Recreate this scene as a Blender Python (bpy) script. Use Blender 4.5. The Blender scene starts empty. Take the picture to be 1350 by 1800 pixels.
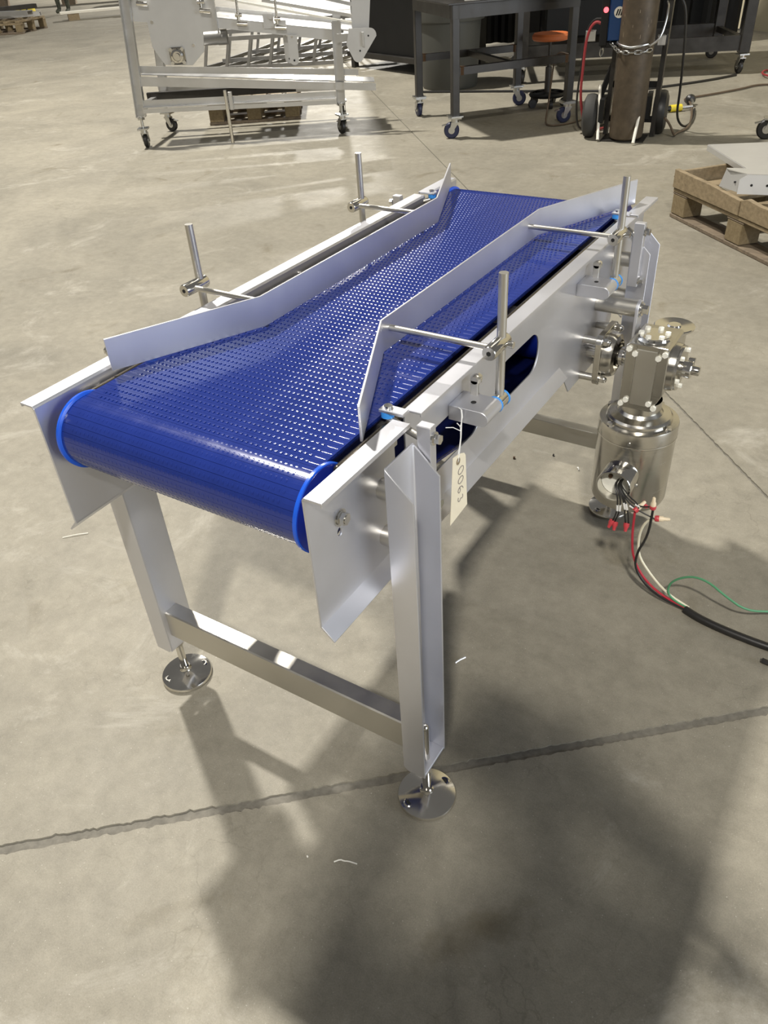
import bpy, bmesh, math, random
from mathutils import Vector, Matrix, Euler
from mathutils.geometry import delaunay_2d_cdt
random.seed(7)
S = bpy.context.scene
C = S.collection
PI = math.pi

# ---------------------------------------------------------------- camera
cam_d = bpy.data.cameras.new('camera'); cam = bpy.data.objects.new('camera', cam_d); C.objects.link(cam)
R_ = Vector((0.84833394, 0.52641349, -0.0567306)); D_ = Vector((0.27869512, -0.53507342, -0.79751205)); F_ = Vector((-0.45017614, 0.660746, -0.60062981))
M = Matrix.Identity(4)
for i in range(3):
    M[i][0] = R_[i]; M[i][1] = -D_[i]; M[i][2] = -F_[i]
M.translation = Vector((0.6854, -0.5187, 1.2))
cam.matrix_world = M
cam_d.sensor_fit = 'VERTICAL'; cam_d.sensor_height = 36.0; cam_d.lens = 36.0 * 1370.8 / 1800.0
cam_d.clip_start = 0.05; cam_d.clip_end = 200
S.camera = cam
# ---------------------------------------------------------------- light
S.view_settings.view_transform = 'Standard'; S.view_settings.look = 'None'
S.view_settings.exposure = 0.22; S.view_settings.gamma = 1.0; S.view_settings.use_curve_mapping = False
w = bpy.data.worlds.new('hall'); S.world = w; w.use_nodes = True
w.node_tree.nodes['Background'].inputs[0].default_value = (1.0, 0.97, 0.93, 1)
w.node_tree.nodes['Background'].inputs[1].default_value = 0.13
def highbay_or_fill(loc, energy, sx=1.3, sy=0.5, col=(1.0, 0.92, 0.78), aim=None, rot=0):
    d = bpy.data.lights.new('highbay_or_fill_lamp', 'AREA'); d.shape = 'RECTANGLE'; d.size = sx; d.size_y = sy
    d.energy = energy; d.color = col
    o = bpy.data.objects.new('highbay_or_fill_lamp', d); C.objects.link(o); o.location = loc
    if aim: o.rotation_euler = (Vector(aim) - Vector(loc)).to_track_quat('-Z', 'Y').to_euler()
    else: o.rotation_euler = (0, 0, rot)
    return o
WARM = (1.0, 0.955, 0.87)
highbay_or_fill((-6.1, 3.7, 10.0), 1700, 0.6, 0.4, WARM)
highbay_or_fill((2.2, 12.8, 7.0), 6200, 0.6, 0.4, WARM)
highbay_or_fill((2.5, -4.6, 7.0), 720, 0.6, 0.4, WARM)
highbay_or_fill((-3.0, 22.0, 7.0), 1300, 1.2, 0.5, WARM)  # fill lamp added to light the far background
highbay_or_fill((-19.0, 27.0, 8.0), 5500, 1.2, 0.5, WARM)  # another added fill, brightens the far left floor and pallets
# cool area light added to brighten the plates, as unseen dock-door daylight
highbay_or_fill((9.5, 1.0, 2.2), 400, 4.0, 4.0, (0.84, 0.91, 1.0), (0, .8, .6))

# ---------------------------------------------------------------- materials
def mat(name, col, rough=0.5, metal=0.0, var=0.0, vscale=8.0, bump=0.0, bscale=60.0, col2=None, spec=0.5, emit=None, coat=0.0, stretch=None, rvar=0.0):
    m = bpy.data.materials.new(name); m.use_nodes = True
    nt = m.node_tree; b = nt.nodes['Principled BSDF']
    b.inputs['Base Color'].default_value = (*col, 1); b.inputs['Roughness'].default_value = rough
    b.inputs['Metallic'].default_value = metal; b.inputs['Specular IOR Level'].default_value = spec
    if coat: b.inputs['Coat Weight'].default_value = coat; b.inputs['Coat Roughness'].default_value = 0.1
    if emit:
        b.inputs['Emission Color'].default_value = (*emit[:3], 1); b.inputs['Emission Strength'].default_value = emit[3]
    if var or bump or rvar:
        tc = nt.nodes.new('ShaderNodeTexCoord'); mp = nt.nodes.new('ShaderNodeMapping')
        nt.links.new(tc.outputs['Object'], mp.inputs[0])
        if stretch: mp.inputs['Scale'].default_value = stretch
    if var or rvar:
        n = nt.nodes.new('ShaderNodeTexNoise'); n.inputs['Scale'].default_value = vscale; n.inputs['Detail'].default_value = 6
        n.inputs['Roughness'].default_value = 0.6
        nt.links.new(mp.outputs[0], n.inputs['Vector'])
        if var:
            r = nt.nodes.new('ShaderNodeValToRGB'); r.color_ramp.elements[0].position = 0.3; r.color_ramp.elements[1].position = 0.7
            c2 = col2 or tuple(max(0, c * (1 - var)) for c in col)
            r.color_ramp.elements[0].color = (*c2, 1); r.color_ramp.elements[1].color = (*col, 1)
            nt.links.new(n.outputs[0], r.inputs[0]); nt.links.new(r.outputs[0], b.inputs['Base Color'])
        if rvar:
            mr = nt.nodes.new('ShaderNodeMapRange'); mr.inputs[3].default_value = rough - rvar; mr.inputs[4].default_value = rough + rvar
            mr.inputs[1].default_value = 0.3; mr.inputs[2].default_value = 0.7
            nt.links.new(n.outputs[0], mr.inputs[0]); nt.links.new(mr.outputs[0], b.inputs['Roughness'])
    if bump:
        n2 = nt.nodes.new('ShaderNodeTexNoise'); n2.inputs['Scale'].default_value = bscale; n2.inputs['Detail'].default_value = 4
        nt.links.new(mp.outputs[0], n2.inputs['Vector'])
        bp = nt.nodes.new('ShaderNodeBump'); bp.inputs['Strength'].default_value = bump; bp.inputs['Distance'].default_value = 0.002
        nt.links.new(n2.outputs[0], bp.inputs['Height']); nt.links.new(bp.outputs[0], b.inputs['Normal'])
    return m
SS = mat('blasted_stainless', (0.73, 0.735, 0.78), 0.41, 0.88, 0.08, 5, 0.03, 900, rvar=0.04)
SSL = mat('rolled_stainless', (0.62, 0.60, 0.55), 0.38, 1.0, 0.06, 14, rvar=0.06)
POL = mat('polished_stainless', (0.70, 0.68, 0.63), 0.13, 1.0, 0.05, 20, rvar=0.04)
TURN = mat('turned_stainless', (0.60, 0.58, 0.53), 0.22, 1.0, 0.08, 18, stretch=(1, 1, 12), rvar=0.06)
BOLT = mat('bright_bolt_steel', (0.72, 0.71, 0.68), 0.2, 1.0)
DARKST = mat('dark_wear_steel', (0.16, 0.14, 0.11), 0.25, 0.9)
HOLE = mat('dark_hole', (0.012, 0.012, 0.012), 0.8)
BELT = mat('blue_belt_plastic', (0.012, 0.030, 0.21), 0.15, 0.0, 0.12, 30, spec=0.65, rvar=0.03)
BELTC = mat('belt_core_blue', (0.006, 0.012, 0.10), 0.4)
DISC = mat('bright_blue_plastic', (0.012, 0.10, 0.66), 0.25)
DISCF = mat('deep_blue_plastic', (0.008, 0.025, 0.30), 0.3)
ORING = mat('sky_blue_rubber', (0.05, 0.30, 0.80), 0.4)
WHITEP = mat('white_bolt_cap', (0.80, 0.79, 0.72), 0.35)
TAGM = mat('manila_card', (0.88, 0.79, 0.60), 0.7, 0, 0.06, 30)
INK = mat('pencil_ink', (0.16, 0.14, 0.14), 0.7)
STRING = mat('white_string', (0.8, 0.8, 0.78), 0.7)
BLACKR = mat('black_rubber', (0.018, 0.017, 0.016), 0.42, 0, 0.3, 40)
BLACKP = mat('black_paint', (0.009, 0.009, 0.009), 0.5, 0, 0.3, 6, spec=0.3)
REDW = mat('red_wire', (0.45, 0.03, 0.05), 0.4)
WHITEW = mat('white_wire', (0.72, 0.68, 0.52), 0.4)
GREENW = mat('green_wire', (0.08, 0.26, 0.13), 0.4)
NUTR = mat('red_wire_nut', (0.50, 0.05, 0.06), 0.4)
NUTT = mat('tan_wire_nut', (0.74, 0.62, 0.44), 0.45)
MILL = mat('mill_scale_steel', (0.060, 0.056, 0.051), 0.40, 0.6, 0.35, 9, rvar=0.08)
RUST = mat('rusty_weld', (0.13, 0.075, 0.04), 0.6, 0.4, 0.4, 40)
DULL = mat('dull_grey_steel', (0.30, 0.295, 0.285), 0.42, 0.8, 0.2, 10)
GALV = mat('zinc_plated', (0.60, 0.60, 0.58), 0.3, 1.0, 0.1, 20)
BLUEW = mat('navy_wheel', (0.018, 0.022, 0.06), 0.4)
BINM = mat('grey_bin_plastic', (0.075, 0.077, 0.070), 0.5, 0, 0.12, 3)
ORANGE = mat('orange_vinyl', (0.62, 0.16, 0.045), 0.45, 0, 0.2, 14)
CYL = mat('brown_gas_cylinder', (0.105, 0.080, 0.052), 0.5, 0.25, 0.35, 16, col2=(0.06, 0.045, 0.03), bump=0.08, bscale=25)
SCUFF = mat('scuffed_paint', (0.30, 0.24, 0.17), 0.6)
NAVY = mat('welder_blue', (0.006, 0.045, 0.16), 0.35)
WOOD = mat('pallet_wood', (0.31, 0.24, 0.145), 0.75, 0, 0.4, 7, 0.3, 40, col2=(0.19, 0.145, 0.085), stretch=(1.5, 9, 9))
WOODB = mat('pressed_wood_block', (0.25, 0.195, 0.11), 0.85, 0, 0.5, 60, 0.4, 120, col2=(0.17, 0.125, 0.065))
WOODD = mat('old_grey_wood', (0.22, 0.17, 0.115), 0.8, 0, 0.4, 8, col2=(0.11, 0.085, 0.06), stretch=(2, 9, 9))
SHEET = mat('sheet_metal', (0.62, 0.617, 0.605), 0.40, 0.6, 0.08, 6)
BRUSH = mat('brushed_stainless', (0.62, 0.617, 0.605), 0.33, 0.8, 0.10, 8, rvar=0.06)
BEIGE = mat('beige_wall_paint', (0.66, 0.60, 0.43), 0.7, 0, 0.12, 2)
CURT = mat('black_curtain_vinyl', (0.006, 0.006, 0.006), 0.6, 0, 0.4, 3, spec=0.2)
YEL = mat('yellow_plastic', (0.70, 0.56, 0.04), 0.4)
REDC = mat('red_cord', (0.30, 0.03, 0.035), 0.5)
BROWNC = mat('brown_cord', (0.10, 0.07, 0.045), 0.5)
WHITEB = mat('white_board', (0.78, 0.75, 0.66), 0.6)
CAMO = mat('mottled_green_cloth', (0.10, 0.11, 0.08), 0.9, 0, 0.7, 14, col2=(0.02, 0.022, 0.018))
SKIN = mat('skin', (0.45, 0.28, 0.19), 0.6)
CLOTHD = mat('dark_grey_cloth', (0.03, 0.032, 0.035), 0.9, 0, 0.2, 10)
LEDR = mat('red_power_light', (0.9, 0.05, 0.06), 0.3, emit=(1.0, 0.10, 0.12, 2.5))
CHIP = mat('pale_debris', (0.75, 0.73, 0.66), 0.6)

def floor_mat():
    m = bpy.data.materials.new('sealed_concrete'); m.use_nodes = True; nt = m.node_tree; b = nt.nodes['Principled BSDF']
    L = nt.links.new
    tc = nt.nodes.new('ShaderNodeTexCoord')
    def noise(scale, det=6, rough=0.6, dist=0.0, vec=None):
        n = nt.nodes.new('ShaderNodeTexNoise'); n.inputs['Scale'].default_value = scale; n.inputs['Detail'].default_value = det
        n.inputs['Roughness'].default_value = rough; n.inputs['Distortion'].default_value = dist
        L(vec or tc.outputs['Object'], n.inputs['Vector']); return n.outputs[0]
    def ramp(src, p0, p1, c0, c1):
        r = nt.nodes.new('ShaderNodeValToRGB'); r.color_ramp.elements[0].position = p0; r.color_ramp.elements[1].position = p1
        r.color_ramp.elements[0].color = (*c0, 1); r.color_ramp.elements[1].color = (*c1, 1); L(src, r.inputs[0]); return r.outputs[0]
    def mix(a, bb, fac, mode='MIX'):
        x = nt.nodes.new('ShaderNodeMixRGB'); x.blend_type = mode
        L(a, x.inputs[1]); L(bb, x.inputs[2])
        if isinstance(fac, float): x.inputs[0].default_value = fac
        else: L(fac, x.inputs[0])
        return x.outputs[0]
    base = ramp(noise(1.3, 8, 0.65, 0.6), 0.34, 0.66, (0.225, 0.208, 0.168), (0.315, 0.290, 0.234))
    fine = ramp(noise(22, 10, 0.78), 0.34, 0.68, (0.80, 0.795, 0.78), (1.08, 1.08, 1.07))
    c = mix(base, fine, 1.0, 'MULTIPLY')
    grain = ramp(noise(420, 3, 0.6), 0.30, 0.62, (0.86, 0.86, 0.85), (1.03, 1.03, 1.03))
    c = mix(c, grain, 1.0, 'MULTIPLY')
    speck = ramp(noise(260, 2, 0.5), 0.70, 0.74, (0, 0, 0), (1, 1, 1))
    wt = nt.nodes.new('ShaderNodeRGB'); wt.outputs[0].default_value = (0.55, 0.52, 0.46, 1)
    sm_ = nt.nodes.new('ShaderNodeMath'); sm_.operation = 'MULTIPLY'; sm_.inputs[1].default_value = 0.5; L(speck, sm_.inputs[0])
    c = mix(c, wt.outputs[0], sm_.outputs[0])
    pits = ramp(noise(95, 4, 0.6), 0.24, 0.30, (0.6, 0.58, 0.55), (1, 1, 1)); c = mix(c, pits, 1.0, 'MULTIPLY')
    # worn pale patches and oily brown stains of irregular outline
    pale = ramp(noise(2.1, 9, 0.75, 1.2), 0.56, 0.70, (0, 0, 0), (1, 1, 1))
    pt = nt.nodes.new('ShaderNodeRGB'); pt.outputs[0].default_value = (0.47, 0.445, 0.385, 1)
    pm = nt.nodes.new('ShaderNodeMath'); pm.operation = 'MULTIPLY'; pm.inputs[1].default_value = 0.5; L(pale, pm.inputs[0])
    c = mix(c, pt.outputs[0], pm.outputs[0])
    st = ramp(noise(3.4, 5, 0.6, 0.8), 0.62, 0.76, (1, 1, 1), (0.66, 0.62, 0.53))
    c = mix(c, st, 1.0, 'MULTIPLY')
    # fine irregular cracks, only in patches
    nz = nt.nodes.new('ShaderNodeTexNoise'); nz.inputs['Scale'].default_value = 4; nz.inputs['Detail'].default_value = 6; L(tc.outputs['Object'], nz.inputs['Vector'])
    ad = nt.nodes.new('ShaderNodeVectorMath'); ad.operation = 'MULTIPLY_ADD'; ad.inputs[1].default_value = (0.5, 0.5, 0.5); L(nz.outputs['Color'], ad.inputs[0]); L(tc.outputs['Object'], ad.inputs[2])
    vo = nt.nodes.new('ShaderNodeTexVoronoi'); vo.feature = 'DISTANCE_TO_EDGE'; vo.inputs['Scale'].default_value = 8.0; L(ad.outputs[0], vo.inputs['Vector'])
    ck = ramp(vo.outputs['Distance'], 0.004, 0.020, (0.80, 0.79, 0.77), (1, 1, 1)); c = mix(c, ck, ramp(noise(2.6, 3), 0.52, 0.66, (0, 0, 0), (0.8, 0.8, 0.8)), 'MULTIPLY')
    # hairline scratches
    mp = nt.nodes.new('ShaderNodeMapping'); mp.inputs['Scale'].default_value = (1, 14, 1); mp.inputs['Rotation'].default_value = (0, 0, 0.6); L(tc.outputs['Object'], mp.inputs[0])
    sc = ramp(noise(9, 10, 0.8, 2.0, mp.outputs[0]), 0.28, 0.36, (0.78, 0.77, 0.75), (1, 1, 1))
    c = mix(c, sc, 0.7, 'MULTIPLY')
    L(c, b.inputs['Base Color'])
    rr = nt.nodes.new('ShaderNodeMapRange'); rr.inputs[3].default_value = 0.45; rr.inputs[4].default_value = 0.75; L(noise(5, 7, 0.7), rr.inputs[0]); L(rr.outputs[0], b.inputs['Roughness'])
    b.inputs['Specular IOR Level'].default_value = 0.45
    bp = nt.nodes.new('ShaderNodeBump'); bp.inputs['Strength'].default_value = 0.22; bp.inputs['Distance'].default_value = 0.002
    L(noise(160, 5, 0.7), bp.inputs['Height']); L(bp.outputs[0], b.inputs['Normal'])
    return m
FLOOR = floor_mat()
FILL = mat('joint_filler', (0.20, 0.186, 0.155), 0.8, 0, 0.4, 60, 0.6, 90)

# ---------------------------------------------------------------- helpers
ORG = {}
class MB:
    def __init__(s): s.bm = bmesh.new()
    def box(s, c, d, rot=None, bev=0.0, mx=None):
        m = Matrix.Translation(Vector(c)) @ ((Euler(rot).to_matrix().to_4x4()) if rot else Matrix.Identity(4))
        if mx is not None: m = Matrix.Translation(Vector(c)) @ mx.to_4x4()
        r = bmesh.ops.create_cube(s.bm, size=1.0, matrix=m @ Matrix.Diagonal((*d, 1)))
        if bev:
            es = {e for v in r['verts'] for e in v.link_edges}
            bmesh.ops.bevel(s.bm, geom=list(es), offset=bev, segments=1, affect='EDGES', profile=0.5)
        return s
    def bar(s, a, b, wx, wz, up=(0, 0, 1), bev=0.0):      # box bar from a to b
        a = Vector(a); b = Vector(b); z = (b - a); l = z.length; z.normalize()
        x = Vector(up).cross(z)
        if x.length < 1e-4: x = Vector((1, 0, 0))
        x.normalize(); y = z.cross(x)
        mx = Matrix((x, y, z)).transposed()
        return s.box((a + b) / 2, (wx, wz, l), None, bev, mx)
    def cyl(s, a, b, r, seg=20, r2=None, caps=True):
        a = Vector(a); b = Vector(b); d = b - a
        m = Matrix.Translation((a + b) / 2) @ d.to_track_quat('Z', 'Y').to_matrix().to_4x4()
        bmesh.ops.create_cone(s.bm, cap_ends=caps, cap_tris=False, segments=seg, radius1=r, radius2=r if r2 is None else r2, depth=d.length, matrix=m)
        return s
    def sph(s, c, r, sc=(1, 1, 1), seg=16):
        bmesh.ops.create_uvsphere(s.bm, u_segments=seg, v_segments=max(6, seg // 2), radius=r, matrix=Matrix.Translation(Vector(c)) @ Matrix.Diagonal((*sc, 1)))
        return s
    def lathe(s, prof, o=(0, 0, 0), axis=(0, 0, 1), seg=32):
        q = Vector(axis).to_track_quat('Z', 'Y').to_matrix(); o = Vector(o); rings = []
        for r, z in prof:
            if r < 1e-6: rings.append([s.bm.verts.new(o + q @ Vector((0, 0, z)))])
            else: rings.append([s.bm.verts.new(o + q @ Vector((r * math.cos(2 * PI * k / seg), r * math.sin(2 * PI * k / seg), z))) for k in range(seg)])
        for A, B in zip(rings, rings[1:]):
            if len(A) == 1 and len(B) == 1: continue
            for k in range(seg):
                j = (k + 1) % seg
                if len(A) == 1: s.bm.faces.new((A[0], B[k], B[j]))
                elif len(B) == 1: s.bm.faces.new((A[k], B[0], A[j]))
                else: s.bm.faces.new((A[k], A[j], B[j], B[k]))
        return s
    def prism(s, poly, f0, f1):       # poly list of 2D, f0/f1 map 2D->3D for both sides
        a = [s.bm.verts.new(Vector(f0(*p))) for p in poly]; b = [s.bm.verts.new(Vector(f1(*p))) for p in poly]
        n = len(poly)
        s.bm.faces.new(a); s.bm.faces.new(b[::-1])
        for k in range(n): s.bm.faces.new((a[k], b[k], b[(k + 1) % n], a[(k + 1) % n]))
        return s
    def plate(s, outer, holes, f0, f1):   # flat plate with holes
        pts = [Vector(p) for p in outer]; edges = [(k, (k + 1) % len(outer)) for k in range(len(outer))]
        for h in holes:
            o = len(pts); pts += [Vector(p) for p in h]; edges += [(o + k, o + (k + 1) % len(h)) for k in range(len(h))]
        vs, es, fs, ov, oe, of = delaunay_2d_cdt(pts, edges, [], 2, 1e-6)
        def inside(p, poly):
            r = False; j = len(poly) - 1
            for i in range(len(poly)):
                a, b = poly[i], poly[j]
                if (a[1] > p[1]) != (b[1] > p[1]) and p[0] < (b[0] - a[0]) * (p[1] - a[1]) / (b[1] - a[1]) + a[0]: r = not r
                j = i
            return r
        A = [s.bm.verts.new(Vector(f0(*v))) for v in vs]; B = [s.bm.verts.new(Vector(f1(*v))) for v in vs]
        cnt = {}
        for f in fs:
            cx = sum(vs[i][0] for i in f) / len(f); cy = sum(vs[i][1] for i in f) / len(f)
            if any(inside((cx, cy), h) for h in holes) or not inside((cx, cy), outer): continue
            s.bm.faces.new([A[i] for i in f]); s.bm.faces.new([B[i] for i in reversed(f)])
            for k in range(len(f)):
                e = (f[k], f[(k + 1) % len(f)]); key = tuple(sorted(e)); cnt.setdefault(key, []).append(e)
        for k, e in cnt.items():
            if len(e) == 1:
                i, j = e[0]; s.bm.faces.new((A[j], A[i], B[i], B[j]))
        return s
    def tube(s, pts, r, seg=8, closed=False, smooth=0):
        P = [Vector(p) for p in pts]
        for _ in range(smooth):
            Q = [P[0]] if not closed else []
            n = len(P)
            for k in range(n if closed else n - 1):
                a, b = P[k], P[(k + 1) % n]; Q += [a * .75 + b * .25, a * .25 + b * .75]
            if not closed: Q.append(P[-1])
            P = Q
        n = len(P); rings = []; up = None
        for k in range(n):
            if closed: t = P[(k + 1) % n] - P[k - 1]
            else: t = P[min(k + 1, n - 1)] - P[max(k - 1, 0)]
            t.normalize()
            if up is None: up = Vector((0, 0, 1)) if abs(t.z) < .9 else Vector((1, 0, 0))
            x = t.cross(up)
            if x.length < 1e-5: x = t.orthogonal()
            x.normalize(); y = x.cross(t); up = y
            rings.append([s.bm.verts.new(P[k] + (x * math.cos(2 * PI * j / seg) + y * math.sin(2 * PI * j / seg)) * r) for j in range(seg)])
        for k in range(n if closed else n - 1):
            A, B = rings[k], rings[(k + 1) % n]
            for j in range(seg): s.bm.faces.new((A[j], A[(j + 1) % seg], B[(j + 1) % seg], B[j]))
        if not closed:
            s.bm.faces.new(rings[0][::-1]); s.bm.faces.new(rings[-1])
        return s
    def sweep(s, sec, f, y0, y1):          # extrude an open 2-D outline polygon along one axis, f(a, b, t)
        return s.prism(sec, lambda a, b: f(a, b, y0), lambda a, b: f(a, b, y1))
    def hexhead(s, c, axis, r, h, washer=True):
        c = Vector(c); ax = Vector(axis).normalized()
        if washer: s.cyl(c, c + ax * h * .25, r * 1.35, 16)
        s.cyl(c + ax * h * .2, c + ax * h, r, 6); return s
    def xf(s, m): bmesh.ops.transform(s.bm, matrix=m, verts=s.bm.verts[:]); return s
    def build(s, name, material, parent=None, ang=0.6, bevel=0.0, label=None):
        bm = s.bm
        bmesh.ops.recalc_face_normals(bm, faces=bm.faces[:])
        if bevel:
            es = [e for e in bm.edges if len(e.link_faces) == 2 and e.calc_face_angle(0) > 1.0]
            bmesh.ops.bevel(bm, geom=es, offset=bevel, segments=1, affect='EDGES', profile=0.5)
        for f in bm.faces: f.smooth = True
        for e in bm.edges:
            if len(e.link_faces) == 2 and e.calc_face_angle(0) > ang: e.smooth = False
        off = ORG.get(parent.name, Vector()) if parent else Vector()
        if off.length: bmesh.ops.translate(bm, verts=bm.verts[:], vec=-off)
        me = bpy.data.meshes.new(name); bm.to_mesh(me); bm.free(); me.materials.append(material)
        o = bpy.data.objects.new(name, me); C.objects.link(o)
        if parent: o.parent = parent; ORG[o.name] = off
        if label: o['label'] = label
        return o
def thing(name, label, cat, loc=(0, 0, 0), group=None):
    o = bpy.data.objects.new(name, None); C.objects.link(o); o.location = loc; o.empty_display_size = 0.05
    o['label'] = label; o['category'] = cat; ORG[o.name] = Vector(loc)
    if group: o['group'] = group
    return o
def tag(o, label, cat, group=None):
    o['label'] = label; o['category'] = cat
    if group: o['group'] = group
    return o
def copy_tree(o, loc, rz, label, group=None):
    c = o.copy(); C.objects.link(c); c.location = loc; c.rotation_euler = (0, 0, rz); c['label'] = label
    if group: c['group'] = group
    for ch in list(o.children):
        d = ch.copy(); C.objects.link(d); d.parent = c
        for g in list(ch.children):
            e = g.copy(); C.objects.link(e); e.parent = d
    return c
def share(o, parent, loc=None, rot=None):
    d = o.copy(); C.objects.link(d); d.parent = parent
    if loc is not None: d.location = loc
    if rot is not None: d.rotation_euler = rot
    return d

# ================================================================ SETTING
# floor: six cast slabs with filled saw joints between them
d1 = Vector((0.750, 0.661)); d2 = Vector((-0.661, 0.750))
def st(s, t): p = d1 * s + d2 * t; return (p.x, p.y)
fb = MB(); q = [st(-45, -30), st(45, -30), st(45, 45), st(-45, 45)]
fb.prism(q, lambda x, y: (x, y, -0.2), lambda x, y: (x, y, -0.0035))
floor = fb.build('floor', FILL); floor['kind'] = 'structure'
def slab(s0, s1, t0, t1):
    n = []
    def edge(a, b, fixed, along, jit):
        # ragged saw-cut edge near the camera
        out = []; L = abs(b - a); k = a; step = 0.03 if b > a else -0.03
        lo, hi = max(min(a, b), -1.2), min(max(a, b), 3.0)
        pts = [a] + ([lo + (hi - lo) * i / 400 for i in range(401)] if hi > lo else []) + [b]
        pts = sorted(set(round(p, 5) for p in pts), reverse=b < a)[:-1]
        for p in pts:
            j = random.gauss(0, jit) if lo < p < hi else 0
            out.append((p, fixed + j) if along == 's' else (fixed + j, p))
        return out
    P = edge(s0, s1, t0, 's', 0.0011) + edge(t0, t1, s1, 't', 0.0010) + edge(s1, s0, t1, 's', 0.0011) + edge(t1, t0, s0, 't', 0.0010)
    b = MB(); b.prism([st(*p) for p in P], lambda x, y: (x, y, -0.05), lambda x, y: (x, y, 0.0))
    return b.build('slab', FLOOR, floor)
g1, g2 = 0.0090, 0.0035
for s0, s1 in ((-44, 1.318 - g2), (1.318 + g2, 44)):
    for t0, t1 in ((-29, -0.03 - g1), (-0.03 + g1, 16 - 0.02), (16 + 0.02, 44)):
        slab(s0, s1, t0, t1)
# beige hall wall with ribs, far right
wo = Vector((-1.10, 10.62)); wd = Vector((0.73, -0.68)).normalized(); wn = Vector((wd.y, -wd.x))
def wp(u, v, z): p = wo + wd * u - wn * v; return (p.x, p.y, z)
b = MB(); b.prism([(-9, 0), (7, 0), (7, 0.2), (-9, 0.2)], lambda u, v: wp(u, -v, 0), lambda u, v: wp(u, -v, 6))
wall = b.build('wall_right', BEIGE); wall['kind'] = 'structure'
sgn = 1 if (Vector(wp(0, .1, 0)).to_2d() - Vector((0.68, -0.5))).length < (Vector(wp(0, -.1, 0)).to_2d() - Vector((0.68, -0.5))).length else -1
b = MB(); b.prism([(-9, 0), (7, 0), (7, .05), (-9, .05)], lambda u, v: wp(u, sgn * v, 0.0), lambda u, v: wp(u, sgn * v, 0.09))
b = b.build('baseboard_right', MILL); b['kind'] = 'structure'
for u in (-0.42, 0.25, 1.2, -1.6):
    b = MB(); b.prism([(u - .06, 0), (u + .06, 0), (u + .06, .09), (u - .06, .09)], lambda x, v: wp(x, sgn * v, 0.0), lambda x, v: wp(x, sgn * v, 6.0))
    b.build('rib', BEIGE, wall)

# ================================================================ BELT CONVEYOR
LEN = 1.2216
conv = thing('belt_conveyor', 'large stainless belt conveyor with wide blue belt and four legs, front and centre', 'conveyor', (0, LEN / 2, 0))
XW = 0.2274; T = 0.003
def side_piece(s, y0, y1, lip=True, web=None, holes=()):
    b = MB()
    f0 = lambda y, z: (s * XW, y, z); f1 = lambda y, z: (s * (XW - T), y, z)
    b.plate(web or [(y0, 0.5125), (y1, 0.5125), (y1, 0.7072), (y0, 0.7072)], list(holes), f0, f1)
    # rolled top flange
    sec = [(XW - T, .7055), (XW - T + .0012, .7085), (XW, .7102), (XW + .025, .7105), (XW + .025, .7045), (XW + .0225, .7045), (XW + .0225, .7076), (XW + .001, .7074), (XW, .7055)]
    b.sweep(sec, lambda x, z, t: (s * x, t, z), y0, y1)
    if lip:
        l1 = min(y1, 0.775)
        sec = [(XW, .5140), (XW + .018, .4955), (XW + .016, .4935), (XW - T, .5115), (XW - T, .5140)]
        b.sweep(sec, lambda x, z, t: (s * x, t, z), y0, l1 if y1 > 0.8 and y0 < 0.3 else y1)
    return b
def rrect(y0, z0, y1, z1, r, n=6):
    P = []
    for cy, cz, a0 in ((y1 - r, z0 + r, -PI / 2), (y1 - r, z1 - r, 0), (y0 + r, z1 - r, PI / 2), (y0 + r, z0 + r, PI)):
        P += [(cy + r * math.cos(a0 + PI / 2 * k / n), cz + r * math.sin(a0 + PI / 2 * k / n)) for k in range(n + 1)]
    return P
for s in (1, -1):
    hole = [(.057 + .0045 * math.cos(2 * PI * k / 10), .624 + .006 * math.sin(2 * PI * k / 10)) for k in range(10)]
    side_piece(s, 0, .188, True, None, [hole]).build('end_plate', SS, conv, bevel=.0006)
    web = [(.215, .5125), (.775, .5125), (.838, .432), (1.03, .432), (1.07, .50), (1.07, .7072), (.215, .7072)]
    side_piece(s, .215, 1.07, True, web, [rrect(.262, .566, .437, .640, .03), rrect(.495, .566, .662, .638, .033)]).build('side_plate', SS, conv, bevel=.0006)
    side_piece(s, 1.088, LEN, True).build('end_plate', SS, conv, bevel=.0006)
# belt: rows of hinged modules round a three-roller loop
circ = [((.06, .65), .0465), ((1.16, .65), .0465), ((.94, .486), .0465)]   # (y,z) r - inner radius
RB = .052
def tangents(a, b, r):
    dx, dz = b[0] - a[0], b[1] - a[1]; l = math.hypot(dx, dz); n = (-dz / l, dx / l)
    return (a[0] + n[0] * r, a[1] + n[1] * r), (b[0] + n[0] * r, b[1] + n[1] * r)
cs = [c for c, r in circ]
path = []
for k in range(3):
    a, b_, c_ = cs[k - 1], cs[k], cs[(k + 1) % 3]
    p1 = tangents(a, b_, RB)[1]; p2 = tangents(b_, c_, RB)[0]
    a1 = math.atan2(p1[1] - b_[1], p1[0] - b_[0]); a2 = math.atan2(p2[1] - b_[1], p2[0] - b_[0])
    while a2 > a1: a2 -= 2 * PI
    for i in range(25):
        t = a1 + (a2 - a1) * i / 24; path.append((b_[0] + RB * math.cos(t), b_[1] + RB * math.sin(t)))
path.append(path[0])
seg = [math.hypot(path[i + 1][0] - path[i][0], path[i + 1][1] - path[i][1]) for i in range(len(path) - 1)]
TOT = sum(seg); NR = int(round(TOT / .0127)); PITCH = TOT / NR
def at(d):
    d %= TOT
    for i, l in enumerate(seg):
        if d <= l:
            f = d / l; p, q_ = path[i], path[i + 1]
            return (p[0] + (q_[0] - p[0]) * f, p[1] + (q_[1] - p[1]) * f)
        d -= l
    return path[-1]
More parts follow.
